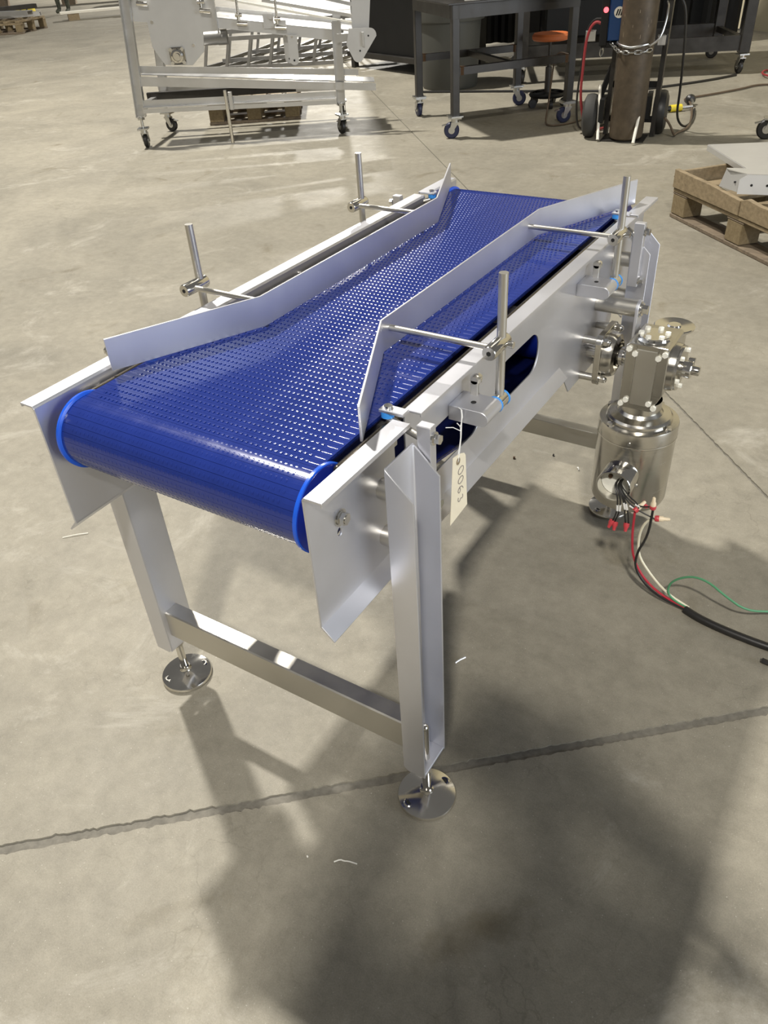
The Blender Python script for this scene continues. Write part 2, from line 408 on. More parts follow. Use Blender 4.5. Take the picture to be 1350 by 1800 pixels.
def core():
    b = MB(); n = 160; rings = []
    for k in range(n):
        p = at(TOT * k / n); p2 = at(TOT * (k + .3) / n); t = Vector((p2[0] - p[0], p2[1] - p[1])).normalized(); nn = Vector((-t.y, t.x))
        o = Vector(p) - nn * .0045; i_ = Vector(p) - nn * .0065
        rings.append([b.bm.verts.new((x, q_.x, q_.y)) for x, q_ in ((-.2, o), (.2, o), (.2, i_), (-.2, i_))])
    for k in range(n):
        A, B = rings[k], rings[(k + 1) % n]
        for j in range(4): b.bm.faces.new((A[j], A[(j + 1) % 4], B[(j + 1) % 4], B[j]))
    return b.build('belt', BELTC, conv)
belt = core()
def row_mesh(odd, curved):
    b = MB(); p = PITCH / 2 - .0002
    if curved: top = [(RB * math.sin(t), RB * (math.cos(t) - 1)) for t in [p / RB * (1 - k / 3) for k in range(7)]]
    else: top = [(p, 0), (-p, 0)]
    b.sweep([(-p * .93, -.0055), (p * .93, -.0055)] + top, lambda y, z, t: (t, y, z), -.2, .2)
    pit = .0077; n = 47; x0 = -pit * (n - 1) / 2 + (pit / 4 if odd else -pit / 4)
    def nub(cx, lx, prof):
        A = [b.bm.verts.new((cx - lx, y, z)) for y, z in prof]; B = [b.bm.verts.new((cx + lx, y, z)) for y, z in prof]
        for j in range(len(prof) - 1): b.bm.faces.new((A[j], B[j], B[j + 1], A[j + 1]))
        b.bm.faces.new(A); b.bm.faces.new(B[::-1])
    h = .22 if curved else 1.0
    for k in range(n): nub(x0 + k * pit, .0014, [(y, z * h + (RB * (math.cos(y / RB) - 1) if curved else 0)) for y, z in [(-.0033, -.0001), (-.0022, .00062), (-.0011, .00105), (0, .00125), (.0012, .00095), (.0026, -.0001)]])
    for e in (-1, 1): nub(e * .1895, .0075, [(-.0016, -.0001), (-.0008, .00030 * h), (0, .00050 * h), (.0014, -.0001)])
    return b.build('belt_row', BELT, belt, ang=1.0)
rows = [row_mesh(0, 0), row_mesh(1, 0), row_mesh(0, 1), row_mesh(1, 1)]
off = ORG[belt.name]; fresh = set()
for o in rows:
    for v in o.data.vertices: v.co += off          # the row mesh keeps its own local origin
for k in range(NR):
    a = at(PITCH * k); q0 = at(PITCH * (k - .25)); q_ = at(PITCH * (k + .25)); ang = math.atan2(q_[1] - q0[1], q_[0] - q0[0])
    on = any(abs(math.hypot(a[0] - c[0], a[1] - c[1]) - RB) < .0006 for c in cs)
    i = k % 2 + (2 if on else 0); src = rows[i]
    o = share(src, belt) if i in fresh else src
    fresh.add(i)
    o.location = Vector((0, a[0], a[1])) - off; o.rotation_euler = (ang, 0, 0)
# rollers with blue flange discs
for (yy, zz), rr in circ:
    r_ = MB(); r_.cyl((-.205, yy, zz), (.205, yy, zz), rr - .002, 40); rl = r_.build('roller', DISCF, conv)
    if zz > .6:
        for s in (1, -1):
            d = MB(); d.lathe([(0, .0), (.0550, 0), (.0565, .001), (.0565, .0048), (.0555, .0058), (0, .0058)], (s * .2005, yy, zz), (s, 0, 0), 64); d.build('flange_disc', DISC, rl)
            d = MB(); d.cyl((s * .2062, yy, zz), (s * .2072, yy, zz), .0545, 64); d.build('disc_face', DISCF, rl)
        b = MB(); b.cyl((-.224, yy, zz), (.224, yy, zz), .009, 16); b.build('axle', POL, rl)
for s in (1, -1):
    for yy in (.06, LEN - .06):
        b = MB(); b.cyl((s * .2274, yy, .644), (s * .2290, yy, .644), .0115, 24).cyl((s * .2290, yy, .644), (s * .2310, yy, .644), .0095, 24).cyl((s * .231, yy, .644), (s * .2375, yy, .644), .0085, 6).cyl((s * .2375, yy, .644), (s * .2385, yy, .644), .006, 12)
        b.build('axle_bolt', BOLT, conv)
    # round wear rail between belt edge and side plate
    b = MB(); b.cyl((s * .2130, .085, .6925), (s * .2130, 1.135, .6925), .0058, 16)
    b.sph((s * .2130, .085, .6925), .0058).sph((s * .2130, 1.135, .6925), .0058); b.build('wear_rail', DARKST, conv)
    for yy in (.11, .60, 1.11):
        b = MB(); b.cyl((s * .2130, yy, .692), (s * .2244, yy, .690), .0035, 10); b.build('rail_stud', POL, conv)
# carryway under the belt
for yy in (.2, .61, 1.0):
    b = MB(); b.box((0, yy, .676), (.44, .012, .03)); b.build('carryway_bar', SSL, conv)
for x in (-.14, -.05, .05, .14):
    b = MB(); b.box((x, .61, .6935), (.012, .98, .005)); b.build('wear_strip', DISCF, conv)
def ym(y, m): return LEN - y if m else y
# legs with feet
for s in (1, -1):
    for m in (0, 1):
        Y = lambda y: ym(y, m)
        b = MB(); x0, x1 = .258, .298
        sec = [(x0 + .0035, .112), (x1, .112), (x1, .115), (x0 + .005, .115), (x0 + .003, .117), (x0 + .003, .175), (x0 + .005, .177), (x1, .177), (x1, .180), (x0 + .0035, .180), (x0 + .001, .179), (x0, .176), (x0, .116), (x0 + .001, .113)]
        b.sweep(sec, lambda x, y, t: (s * x, Y(y), t), .105, .690)
        # 45 degree trims at the head and a small one at the heel
        nrm = Vector((s * 1, 0, 1)).normalized(); g = b.bm.verts[:] + b.bm.edges[:] + b.bm.faces[:]
        r = bmesh.ops.bisect_plane(b.bm, geom=g, plane_co=(s * (x1), 0, .652), plane_no=nrm, clear_outer=True)
        bmesh.ops.holes_fill(b.bm, edges=[e for e in b.bm.edges if e.is_boundary])
        nrm = Vector((-s * 1, 0, -1)).normalized(); g = b.bm.verts[:] + b.bm.edges[:] + b.bm.faces[:]
        bmesh.ops.bisect_plane(b.bm, geom=g, plane_co=(s * x0, 0, .114), plane_no=nrm, clear_outer=True)
        bmesh.ops.holes_fill(b.bm, edges=[e for e in b.bm.edges if e.is_boundary])
        lg = b.build('leg', SS, conv, bevel=.0006)
        b = MB(); b.box((s * .2795, Y(.146), .1075), (.035, .0625, .005)); b.build('heel_plate', SS, lg, bevel=.0006)
        b = MB(); cx, cy = s * .280, Y(.1456)
        b.lathe([(0, .0), (.047, 0), (.0500, .003), (.0502, .007), (.049, .0095), (.030, .0165), (.012, .021), (.0095, .026), (.0095, .03), (0, .03)], (cx, cy, 0), (0, 0, 1), 48)
        ft = b.build('foot', POL, conv)
        b = MB(); b.cyl((cx, cy, .026), (cx, cy, .186), .0075, 16).sph((cx, cy, .186), .0075)
        b.lathe([(.0075, .09), (.011, .09), (.011, .1045), (.0075, .1045)], (cx, cy, 0), (0, 0, 1), 6); b.build('stud', POL, ft)
        for a in ((-1, -1), (1, 1)):
            hx, hy = cx + a[0] * .036 * .45, cy + a[1] * .036 * .9
            b = MB(); b.lathe([(.0085, .0085), (.0095, .0125), (.0072, .0142), (.0050, .0142), (.0050, .0085)], (hx, hy, 0), (0, 0, 1), 20); b.build('bolt_boss', POL, ft)
            b = MB(); b.cyl((hx, hy, .012), (hx, hy, .0145), .0046, 16); b.build('bolt_hole', HOLE, ft)
        for zz in (.628, .552):
            b = MB(); b.cyl((s * .2275, Y(.153), zz), (s * .2585, Y(.153), zz), .0145, 20); b.build('leg_spacer', SSL, conv)
        # bracket bar clamped in the gap between the plates, with its hex bolt and belt shoe
        yy = ym(.2015, m) if not m else 1.079
        b = MB(); b.box((s * .274, Y(.1885), .652), (.020, .014, .125), bev=.001); bb = b.build('bracket_bar', SS, conv)
        for zz in (.698, .602):
            b = MB(); b.hexhead((s * .284, Y(.1885), zz), (s, 0, 0), .0065, .010); b.build('bracket_bolt', BOLT, bb)
        b = MB(); b.cyl((s * .212, yy, .700), (s * .268, Y(.1925), .690), .0052, 12); b.build('bracket_pin', SSL, bb)
        b = MB(); b.box((s * .2205, yy, .7135), (.036, .016, .0045), bev=.0008); b.build('shoe_tab', SS, bb)
        b = MB(); b.cyl((s * .211, yy, .7035), (s * .211, yy, .711), .0085, 20); b.build('shoe_spacer', ORING, bb)
        b = MB(); b.cyl((s * .2125, yy, .7155), (s * .2125, yy, .7195), .0055, 12); b.build('shoe_screw', BOLT, bb)
for m in (0, 1):
    Y = lambda y: ym(y, m)
    b = MB(); sec = [(.122, .147), (.122, .205), (.1245, .207), (.152, .207), (.152, .204), (.1255, .204), (.125, .2035), (.125, .147)]
    b.sweep(sec, lambda y, z, t: (t, Y(y), z), -.2578, .2578); b.build('cross_beam', SSL, conv, bevel=.0005)
# guide rails: bent plates over the belt
for s in (1, -1):
    pl = [(.2166, .132), (.110, .352), (.110, .918), (.2166, 1.176)]
    b = MB(); n = []
    t = .0015
    inner = [(.2166 - t, .132 - t * .5), (.110 - t, .352), (.110 - t, .918), (.2166 - t, 1.176 + t * .5)]
    outer = [(.2166 + t, .132 + t * .5), (.110 + t, .3525), (.110 + t, .9175), (.2166 + t, 1.176 - t * .5)]
    b.prism(inner + outer[::-1], lambda x, y: (s * x, y, .7055), lambda x, y: (s * x, y, .7545)); b.build('guide_rail', SS, conv, bevel=.0005)
    for m in (0, 1):
        Y = lambda y: ym(y, m) if not m else ym(y, m) + .062
        xr, yr = s * .277, (.394 if not m else .892)
        yb = (.372 if not m else .900); dy = -1 if not m else 1
        dy = -1
        yb = yr - .021
        b = MB(); b.cyl((xr, yr, .640), (xr, yr, .833), .0065, 18); b.build('upright_rod', SSL, conv)
        b = MB(); b.cyl((s * .1115, yb, .7355), (s * .287, yb, .7355), .0045, 14); b.build('arm_rod', SSL, conv)
        b = MB(); b.lathe([(0, -.040), (.0095, -.040), (.0105, -.038), (.0105, .011), (.0095, .013), (0, .013)], (xr, yr, .7355), (0, 1, 0), 24); cl = b.build('rod_clamp', POL, conv)
        b = MB(); b.cyl((xr, yr - .0405, .7355), (xr, yr - .0395, .7355), .0035, 6); b.build('socket', HOLE, cl)
        b = MB(); b.cyl((xr + s * .008, yr + .001, .7345), (xr + s * .018, yr + .001, .7345), .005, 12); b.build('set_screw', BOLT, cl)
        # support block bolted to the side plate
        zc = .646
        sec = [(.2274, zc - .0115), (.2274, zc + .0115)] + [(.277 + .0115 * math.sin(a), zc + .0115 * math.cos(a)) for a in [PI * k / 10 for k in range(11)]]
        b = MB(); b.sweep(sec, lambda x, z, t: (s * x, t, z), yr - .062, yr - .014); bl = b.build('support_block', SS, conv, bevel=.0006)
        b = MB(); b.cyl((s * .256, yr - .040, zc + .0110), (s * .256, yr - .040, zc + .0120), .004, 12); b.build('block_hole', HOLE, bl)
        for o_ in (-.0135, .0105):
            b = MB(); b.lathe([(.0105, -.0015), (.0125, -.001), (.0125, .001), (.0105, .0015)], (xr, yr + o_, zc), (0, 1, 0), 24); b.build('seal_ring', ORING, bl)
        b = MB(); b.cyl((xr, yr - .012, zc), (xr, yr + .0125, zc), .0115, 24); b.build('rod_socket', POL, bl)
        b = MB(); b.box((s * .2465, yr - .018, zc + .021), (.012, .005, .026), bev=.001).cyl((s * .2465, yr - .0205, zc + .034), (s * .2465, yr - .0155, zc + .034), .006, 16); b.build('clamp_lug', SSL, bl)
        b = MB(); b.cyl((s * .2465, yr - .0155, zc + .033), (s * .2465, yr - .012, zc + .033), .0085, 16).cyl((s * .2465, yr - .012, zc + .033), (s * .2465, yr - .004, zc + .033), .0062, 6); b.build('lug_bolt', BOLT, bl)
# drive: bearing, torque arm, gearbox, motor (right-hand side)
SY, SZ = .94, .48
br = MB()
sec = rrect(SY - .052, SZ - .053, SY + .052, SZ + .053, .016)
br.prism(sec, lambda y, z: (.2560, y, z), lambda y, z: (.2680, y, z))
br.lathe([(.047, .0), (.046, .012), (.042, .020), (.032, .024), (.032, .012), (.024, .012)], (.2675, SY, SZ), (1, 0, 0), 36)
bear = br.build('bearing', TURN, conv, bevel=.0008)
for a, b_ in ((-1, -1), (-1, 1), (1, -1), (1, 1)):
    y, z = SY + a * .038, SZ + b_ * .040
    b = MB(); b.cyl((.2275, y, z), (.2562, y, z), .0078, 16); b.build('standoff', SSL, bear)
    b = MB(); b.cyl((.268, y, z), (.2695, y, z), .0095, 16).cyl((.2695, y, z), (.277, y, z), .008, 6).sph((.277, y, z), .0066)
    b.build('cap_nut', BOLT, bear)
b = MB(); b.cyl((.2275, SY, SZ), (.317, SY, SZ), .014, 24).cyl((.270, SY, SZ), (.292, SY, SZ), .022, 28).cyl((.293, SY, SZ), (.302, SY, SZ), .019, 28); b.build('drive_shaft', POL, conv)
b = MB(); b.cyl((.2275, .965, .572), (.3085, .965, .572), .0165, 28); b.build('torque_post', SSL, conv)
arm = MB(); P = [(.965 + .018 * math.cos(PI * k / 12), .572 + .018 * math.sin(PI * k / 12)) for k in range(13)] + [(.945, .47), (.983, .47)]
arm.prism([(.983, .44)] + P[:13] + [(.947, .44)], lambda y, z: (.3085, y, z), lambda y, z: (.3140, y, z)); ar = arm.build('torque_arm', SS, conv, bevel=.0006)
b = MB(); b.cyl((.314, .965, .572), (.3158, .965, .572), .0150, 24).hexhead((.3158, .965, .572), (1, 0, 0), .0095, .013); b.build('arm_bolt', BOLT, ar)
# gearbox
gx0, gx1, gy0, gy1, gz0, gz1 = .3165, .398, .89, .990, .396, .535
b = MB()
prof = [(gx0, gz0 + .006), (gx0 + .006, gz0), (gx1 - .018, gz0), (gx1, gz0 + .040), (gx1, gz1 - .004), (gx1 - .004, gz1), (gx0 + .006, gz1), (gx0, gz1 - .006)]
b.sweep(prof, lambda x, z, t: (x, t, z), gy0, gy1); gb = b.build('gearbox', TURN, conv, bevel=.0012)
b = MB(); b.box((.3575, gy0 - .0006, .466), (.040, .0020, .118), bev=.0006); b.build('nameplate_panel', SSL, gb)
for x in (.3365, .3785):
    b = MB(); b.box((x, gy0 - .0006, .466), (.0014, .0016, .128)); b.build('panel_edge', POL, gb)
for x, z in ((.3233, .5235), (.3355, .5153), (.3802, .5138), (.3916, .5232), (.3210, .405), (.3300, .4145), (.3752, .4150), (.3858, .4075)):
    b = MB(); b.cyl((x, gy0 - .005, z), (x, gy0 + .001, z), .0058, 6); b.build('bolt_cap', WHITEP, gb)
b = MB(); b.lathe([(.033, 0), (.030, .004), (.0295, .0075), (.0285, .0085), (0, .0085)], (.3565, .930, gz1 - .001), (0, 0, 1), 36); tcv = b.build('top_cover', POL, gb)
for k in range(6):
    a = 2 * PI * k / 6 + .3; x, y = .3565 + .0245 * math.cos(a), .930 + .0245 * math.sin(a)
    b = MB(); b.cyl((x, y, gz1 + .006), (x, y, gz1 + .0125), .0055, 6); b.build('bolt_cap', WHITEP, gb)
b = MB(); b.lathe([(.048, 0), (.046, .012), (.044, .013), (.044, .018), (.030, .019), (.022, .019), (.022, .022), (0, .022)], (gx1 - .001, .94, .478), (1, 0, 0), 40); sf = b.build('side_flange', TURN, gb)
for k in range(5):
    a = 2 * PI * k / 5 + .95; y, z = .94 + .037 * math.cos(a), .478 + .037 * math.sin(a)
    b = MB(); b.cyl((.4145, y, z), (.4215, y, z), .005, 6); b.build('bolt_cap', WHITEP, gb)
b = MB(); b.lathe([(.017, 0), (.017, .016), (.0155, .0175), (.0095, .0175), (.0095, .030), (.0085, .0315), (0, .0315)], (.418, .94, .478), (1, 0, 0), 28); b.build('shaft_cap', POL, gb)
b = MB(); b.cyl((.424, .951, .492), (.436, .951, .492), .0065, 14); b.build('plug', POL, gb)
# round polished cover standing behind the gearbox
b = MB(); b.lathe([(.026, .440), (.026, .500), (.030, .504), (.030, .509), (.040, .512), (.0405, .5155), (.0385, .5170), (.014, .5150), (.012, .5185), (0, .5185)], (.3665, 1.045, 0), (0, 0, 1), 44)
b.box((.360, 1.008, .47), (.05, .05, .05)); b.build('round_cover', POL, gb)
# motor
mx, my = .350, .940
b = MB(); b.lathe([(.040, .398), (.041, .376), (.046, .370), (.062, .3655), (.066, .3615), (.067, .3540), (.0795, .3530), (.0808, .349), (.0808, .322), (.0795, .3205), (.0795, .170), (.077, .162), (.060, .158), (0, .158)], (mx, my, 0), (0, 0, 1), 64); mo = b.build('motor', TURN, conv, ang=.5)
b = MB(); b.lathe([(.0812, .3195), (.0815, .3205), (.0815, .3225), (.0812, .3235)], (mx, my, 0), (0, 0, 1), 64); b.build('seam_ring', POL, mo)
for a in (-2.2, -.35, 1.2, 2.8):
    b = MB(); b.cyl((mx + .072 * math.cos(a), my + .072 * math.sin(a), .351), (mx + .072 * math.cos(a), my + .072 * math.sin(a), .359), .0065, 6); b.build('flange_bolt', BOLT, mo)
b = MB(); b.cyl((mx + .008, my - .081, .333), (mx + .008, my - .083, .333), .0035, 10); b.build('side_screw', BOLT, mo)
b = MB(); b.lathe([(.0365, -.05), (.0365, .066), (.0355, .0675), (.0325, .0675), (.0320, .062), (.0320, .044), (0, .044)], (mx - .001, my - .058, .252), (0, -1, 0), 44); jb = b.build('junction_box', POL, mo)
b = MB(); b.cyl((mx - .001, my - .1025, .252), (mx - .001, my - .1035, .252), .0315, 32); b.build('terminal_disc', WHITEP, jb)
b = MB(); b.cyl((mx + .034, my - .092, .247), (mx + .040, my - .092, .247), .004, 10); b.build('box_screw', BOLT, jb)
b = MB(); b.cyl((mx - .014, my - .1035, .264), (mx - .014, my - .108, .264), .0045, 10); b.build('ground_screw', RUST, jb)
b = MB(); b.cyl((mx + .052, my - .055, .180), (mx + .060, my - .062, .180), .004, 8); b.build('drain_plug', REDW, mo)
# motor lead wires with white sleeves
yj = .80
fan = [((.352, .2595), (.366, .238), (.368, .205), (.362, .178)), ((.354, .262), (.372, .240), (.373, .205), (.366, .176)), ((.358, .260), (.378, .238), (.383, .214), (.389, .182)), ((.360, .262), (.380, .240), (.390, .214), (.396, .180)), ((.362, .264), (.384, .244), (.410, .232), (.436, .241)), ((.360, .262), (.386, .236), (.412, .222), (.446, .2135)), ((.363, .266), (.388, .250), (.405, .240), (.410, .228))]
for f in fan:
    b = MB(); b.tube([(f[0][0], .834, f[0][1])] + [(x, yj + (.012 if k == 0 else 0), z) for k, (x, z) in enumerate(f)], .0016, 6, smooth=2); b.build('motor_lead', BLACKR, mo)
for (x, z), (x2, z2) in (((.367, .222), (.3685, .208)), ((.373, .224), (.3735, .209)), ((.379, .232), (.3835, .217)), ((.3835, .231), (.388, .217)), ((.402, .2355), (.412, .233)), ((.391, .229), (.401, .225))):
    b = MB(); b.cyl((x, yj, z), (x2, yj, z2), .0024, 8); b.build('wire_sleeve', STRING, mo)
for (x, z), (dx, dz) in (((.3620, .178), (-.3, -1)), ((.3680, .1755), (.1, -1)), ((.3915, .181), (.1, -1))):
    v = Vector((dx, -.6, dz)).normalized(); p = Vector((x, yj, z + .003))
    b = MB(); b.lathe([(.0045, .002), (.0062, 0), (.0062, .007), (.0045, .010), (.0030, .018), (0, .018)], p, tuple(v), 12); b.build('wire_nut', NUTR, mo)

# power cable with its stripped wires, wired to the motor leads
cab = thing('power_cable', 'thick black power cable with stripped coloured wires on the floor beside motor', 'cable', (.62, .78, 0))
b = MB(); b.tube([(.540, .797, .0085), (.5735, .783, .0085), (.633, .772, .0085), (.710, .7666, .0085), (.79, .770, .0085), (.90, .79, .0085), (1.05, .84, .0085), (1.3, .9, .0085)], .0082, 14, smooth=2); b.build('jacket', BLACKR, cab)
def wire(pts, m, r=.0026, y=.80): 
    b = MB(); b.tube([(x, y + (0 if len(p) == 0 else p[0]), max(z, .004)) for x, z, *p in pts], r, 8, smooth=2); return b.build('wire', m, cab)
wire([(.4038, .2168), (.4059, .1582), (.4150, .1002), (.4432, .0551), (.4843, .0237), (.546, .008)], REDW)
wire([(.4470, .2135), (.4280, .2000), (.4190, .165), (.4232, .1109), (.4531, .0706), (.4955, .0307), (.546, .011)], WHITEW, y=.803)
wire([(.4385, .2380), (.4384, .1703), (.4222, .1183), (.4238, .0713), (.4700, .0226), (.546, .006)], BLACKR, y=.797)
wire([(.546, .0105), (.5092, .0220), (.4960, .0420), (.5027, .0724), (.5363, .0992), (.5703, .0981), (.6083, .074), (.6522, .0445, .01), (.70, .022, .06), (.76, .006, .10), (.83, .004, .14)], GREENW, .0024)
for p, v in (((.4370, .80, .2400), (-.02, -.12, 1)), ((.4475, .803, .2137), (1, .1, .18)), ((.4045, .80, .222), (.5, .6, .6))):
    v = Vector(v).normalized(); p = Vector(p)
    b = MB(); b.lathe([(.0042, -.002), (.0062, -.003), (.0066, 0), (.0062, .005), (.0058, .0055)], p, tuple(v), 14); b.build('nut_skirt', NUTR, cab)
    b = MB(); b.lathe([(.0058, .005), (.0055, .012), (.0040, .014), (.0034, .024), (.0025, .026), (0, .026)], p, tuple(v), 12); b.build('wire_nut', NUTT, cab)

# manila tag
XT = .2600
tg = thing('manila_tag', 'cream card tag handwritten 0063 hanging by white string from the near support block', 'tag', (XT, .295, .5))
def tp(y, z, dx=0): return (XT + dx + (z - .55) * .03, y, z)
T0 = [(.2840, .6065), (.2760, .6110), (.2800, .4985), (.3320, .5020), (.3260, .5950), (.3190, .6050)]
T0 = [(.2800, .6090), (.3010, .6045), (.3140, .5985), (.3190, .5920), (.3310, .4960), (.2775, .4915)]
HC = (.2955, .5950)
b = MB(); b.plate(T0, [[(HC[0] + .0022 * math.cos(2 * PI * k / 10), HC[1] + .0022 * math.sin(2 * PI * k / 10)) for k in range(10)]], lambda y, z: tp(y, z), lambda y, z: tp(y, z, .0006))
card = b.build('card', TAGM, tg)
b = MB(); b.lathe([(.0024, .0004), (.0055, .0004), (.0055, .0012), (.0024, .0012)], tp(*HC), (1, 0, .03), 20); b.build('reinforcing_ring', WOOD, tg)
def ell(cx, cy, rx, ry, a0=0, a1=2 * PI, n=16): return [(cx + rx * math.cos(a0 + (a1 - a0) * k / n), cy + ry * math.sin(a0 + (a1 - a0) * k / n)) for k in range(n + 1)]
# strokes in a glyph frame: gx along the text (downwards on the card), gy towards its top (right edge)
glyphs = [ell(0, .5, .36, .5), ell(1.0, .5, .33, .48), [(2.15, 1.0), (1.85, .85), (1.70, .5), (1.72, .2), (1.95, 0), (2.2, .1), (2.25, .35), (2.05, .5), (1.78, .35)], [(2.75, .9), (3.0, 1.0), (3.15, .8), (2.95, .56), (3.2, .4), (3.15, .12), (2.9, .02), (2.7, .12)]]
def gmap(gx, gy): z = .5745 - gx * .0172; return tp(.2965 + gy * .0165 - (.5745 - z) * -.03, z, .0010)
for g in glyphs:
    b = MB(); b.tube([gmap(*p) for p in g], .00045, 5, smooth=1); b.build('numeral', INK, card)
b = MB(); b.tube([tp(.2955, .5950, .001), (XT + .004, .3000, .628), (XT + .003, .303, .640), (.2520, .326, .6585), (.2450, .329, .6592)], .0007, 5, smooth=1)
b.tube([tp(.2955, .5950, -.001), (XT, .307, .624), (XT + .0015, .3035, .640), (.2500, .3255, .632), (.2430, .3285, .634)], .0007, 5, smooth=1)
b.tube([(.2520, .326, .6585), (.2515, .3295, .645), (.2500, .3255, .632)], .0007, 5)
b.tube([(XT + .002, .303, .640), (.2560, .292, .650), (.2490, .284, .652)], .0006, 5); b.build('string', STRING, tg)

# ================================================================ BACKGROUND
def frame(o, u):
    u = Vector((u[0], u[1], 0)).normalized(); v = Vector((-u.y, u.x, 0))
    m = Matrix.Identity(4)
    for i in range(3): m[i][0] = u[i]; m[i][1] = v[i]
    m.translation = Vector((o[0], o[1], 0)); return m
def caster(root, p, top, r, yaw, wheel, name='caster', stem=False, tread=None):
    """swivel caster under point p: mounting plate at height top, fork, wheel touching the floor"""
    fx, fy = math.cos(yaw), math.sin(yaw); off = r * .45
    wc = Vector((p[0] + fx * off, p[1] + fy * off, r)); ax = Vector((-fy, fx, 0))
    b = MB(); mx = Euler((0, 0, yaw)).to_matrix()
    b.box((p[0], p[1], top - .005), (r * 1.75, r * 1.5, .010), mx=mx)
    b.cyl((p[0], p[1], top - .012), (p[0], p[1], top - .034), r * .5, 18)
    for s in (1, -1):
        c0 = Vector((p[0], p[1], top - .032)) + ax * s * r * .42; c1 = wc + ax * s * r * .42
        b.prism([(-r * .5, 0), (r * .45, 0), (r * .28, 1), (-r * .28, 1)], lambda q, t, c0=c0, c1=c1: c0.lerp(c1, t) + Vector((fx, fy, 0)) * q, lambda q, t, c0=c0, c1=c1, s=s: c0.lerp(c1, t) + Vector((fx, fy, 0)) * q + ax * s * .004)
    b.cyl(wc - ax * r * .55, wc + ax * r * .55, r * .16, 10)
    b.box((p[0], p[1], top - .034), (r * 1.0, r * .9, .006), mx=mx)
    f = b.build(name, GALV, root)
    b = MB(); b.lathe([(r * .3, -r * .30), (r * .86, -r * .30), (r, -r * .16), (r, r * .16), (r * .86, r * .30), (r * .3, r * .30)], wc, tuple(ax), 28); b.build('wheel', wheel, f)
    b = MB(); b.cyl(wc - ax * r * .34, wc + ax * r * .34, r * .42, 18); b.build('wheel_hub', GALV, f)
    b = MB(); b.bar(wc + Vector((fx, fy, 0)) * r * .7 + Vector((0, 0, r * .7)), wc + Vector((fx, fy, 0)) * r * 1.25 + Vector((0, 0, r * .55)), r * .5, .006); b.build('brake_lever', GALV, f)
    return f

# ---- second, inclined conveyor on casters
F2 = frame((-4.0534, 3.7207), (1.191, .8155))
c2 = thing('mobile_conveyor', 'shiny stainless inclined conveyor frame on four casters, upper left of the blue one', 'conveyor', (-4.0534, 3.7207, 0))
def B2(name, m, fn, parent=None, **k): b = MB(); fn(b); b.xf(F2); return b.build(name, m, parent or c2, **k)
def chan(b, p0, p1, w, d, t, flip=1):       # channel leg from p0 to p1, open towards -v
    for (du, dv, sx, sy) in ((0, d / 2 - t / 2, w, t), (-w / 2 + t / 2, 0, t, d), (w / 2 - t / 2, 0, t, d)):
        A = Vector(p0) + Vector((du, dv * flip, 0)); Bv = Vector(p1) + Vector((du, dv * flip, 0))
        b.prism([(-sx / 2, -sy / 2), (sx / 2, -sy / 2), (sx / 2, sy / 2), (-sx / 2, sy / 2)], lambda x, y, A=A: A + Vector((x, y, 0)), lambda x, y, B=Bv: B + Vector((x, y, 0)))
B2('leg', BRUSH, lambda b: chan(b, (.004, .03, .205), (.075, .03, 1.06), .066, .055, .005))
B2('leg', BRUSH, lambda b: chan(b, (1.43, .03, .195), (1.44, .03, .70), .064, .055, .005))
B2('leg', BRUSH, lambda b: chan(b, (.075, .60, .205), (.135, .60, .94), .060, .055, .005, -1))
B2('leg', BRUSH, lambda b: chan(b, (1.43, .60, .195), (1.44, .60, .70), .060, .055, .005, -1))
B2('leg_cap', WHITEB, lambda b: b.box((.136, .575, .955), (.07, .02, .05)))
for u, v, y in ((.0, .03, 2.2), (1.43, .03, 2.6), (.07, .60, .2), (1.43, .60, 2.2)):
    p = F2 @ Vector((u, v, 0))
    cf = caster(c2, (p.x, p.y), .135, .048, y, BLACKR)
    b = MB(); b.cyl((p.x, p.y, .13), (p.x, p.y, .205), .010, 12); b.cyl((p.x, p.y, .188), (p.x, p.y, .203), .026, 6); b.build('stem', GALV, cf)
for v in (.0, .60):
    B2('lower_rail', BRUSH, lambda b, v=v: (b.bar((.035, v, .268), (1.40, v, .240), .006, .045, up=(0, 1, 0)), b.bar((.035, v + .02, .288), (1.40, v + .02, .260), .045, .005, up=(0, 1, 0)), b.bar((.035, v - .012, .247), (1.40, v - .012, .219), .028, .005, up=(0, 1, 0))))
B2('end_rail', BRUSH, lambda b: b.bar((.01, .05, .26), (.08, .59, .26), .04, .04))
B2('end_rail', BRUSH, lambda b: b.bar((1.43, .05, .24), (1.43, .59, .24), .04, .04))
B2('stand_rod', POL, lambda b: b.cyl((.632, -.035, .008), (.632, -.035, .345), .012, 14))
B2('rod_bracket', BRUSH, lambda b: b.box((.662, -.022, .275), (.028, .022, .115), bev=.003))
B2('drip_tray', BRUSH, lambda b: b.prism([(.05, .47), (1.57, .362), (1.57, .395), (1.55, .402), (.05, .513)], lambda u, z: (u, .09, z), lambda u, z: (u, .095, z)))
B2('drip_tray', BRUSH, lambda b: b.prism([(.05, .462), (1.68, .315), (1.68, .311), (.05, .458)], lambda u, z: (u, .09, z), lambda u, z: (u, .30, z)))
B2('drip_tray', BRUSH, lambda b: b.prism([(.045, .398), (1.685, .268), (1.685, .314), (.045, .458)], lambda u, z: (u, .02, z), lambda u, z: (u, .026, z)))
B2('cross_channel', MILL, lambda b: b.prism([(.0, .252), (1.1, .25), (1.1, .30), (.0, .308)], lambda u, z: (u, .35, z), lambda u, z: (u, .39, z)))
pl = [(.085, .775), (.172, .765), (.172, .62), (.235, .51), (.425, .497), (.520, .575), (.535, .69), (.63, .69), (.645, .98), (.085, 1.02)]
B2('drive_plate', SHEET, lambda b: b.prism(pl, lambda u, z: (u, .075, z), lambda u, z: (u, .080, z)), bevel=.001)
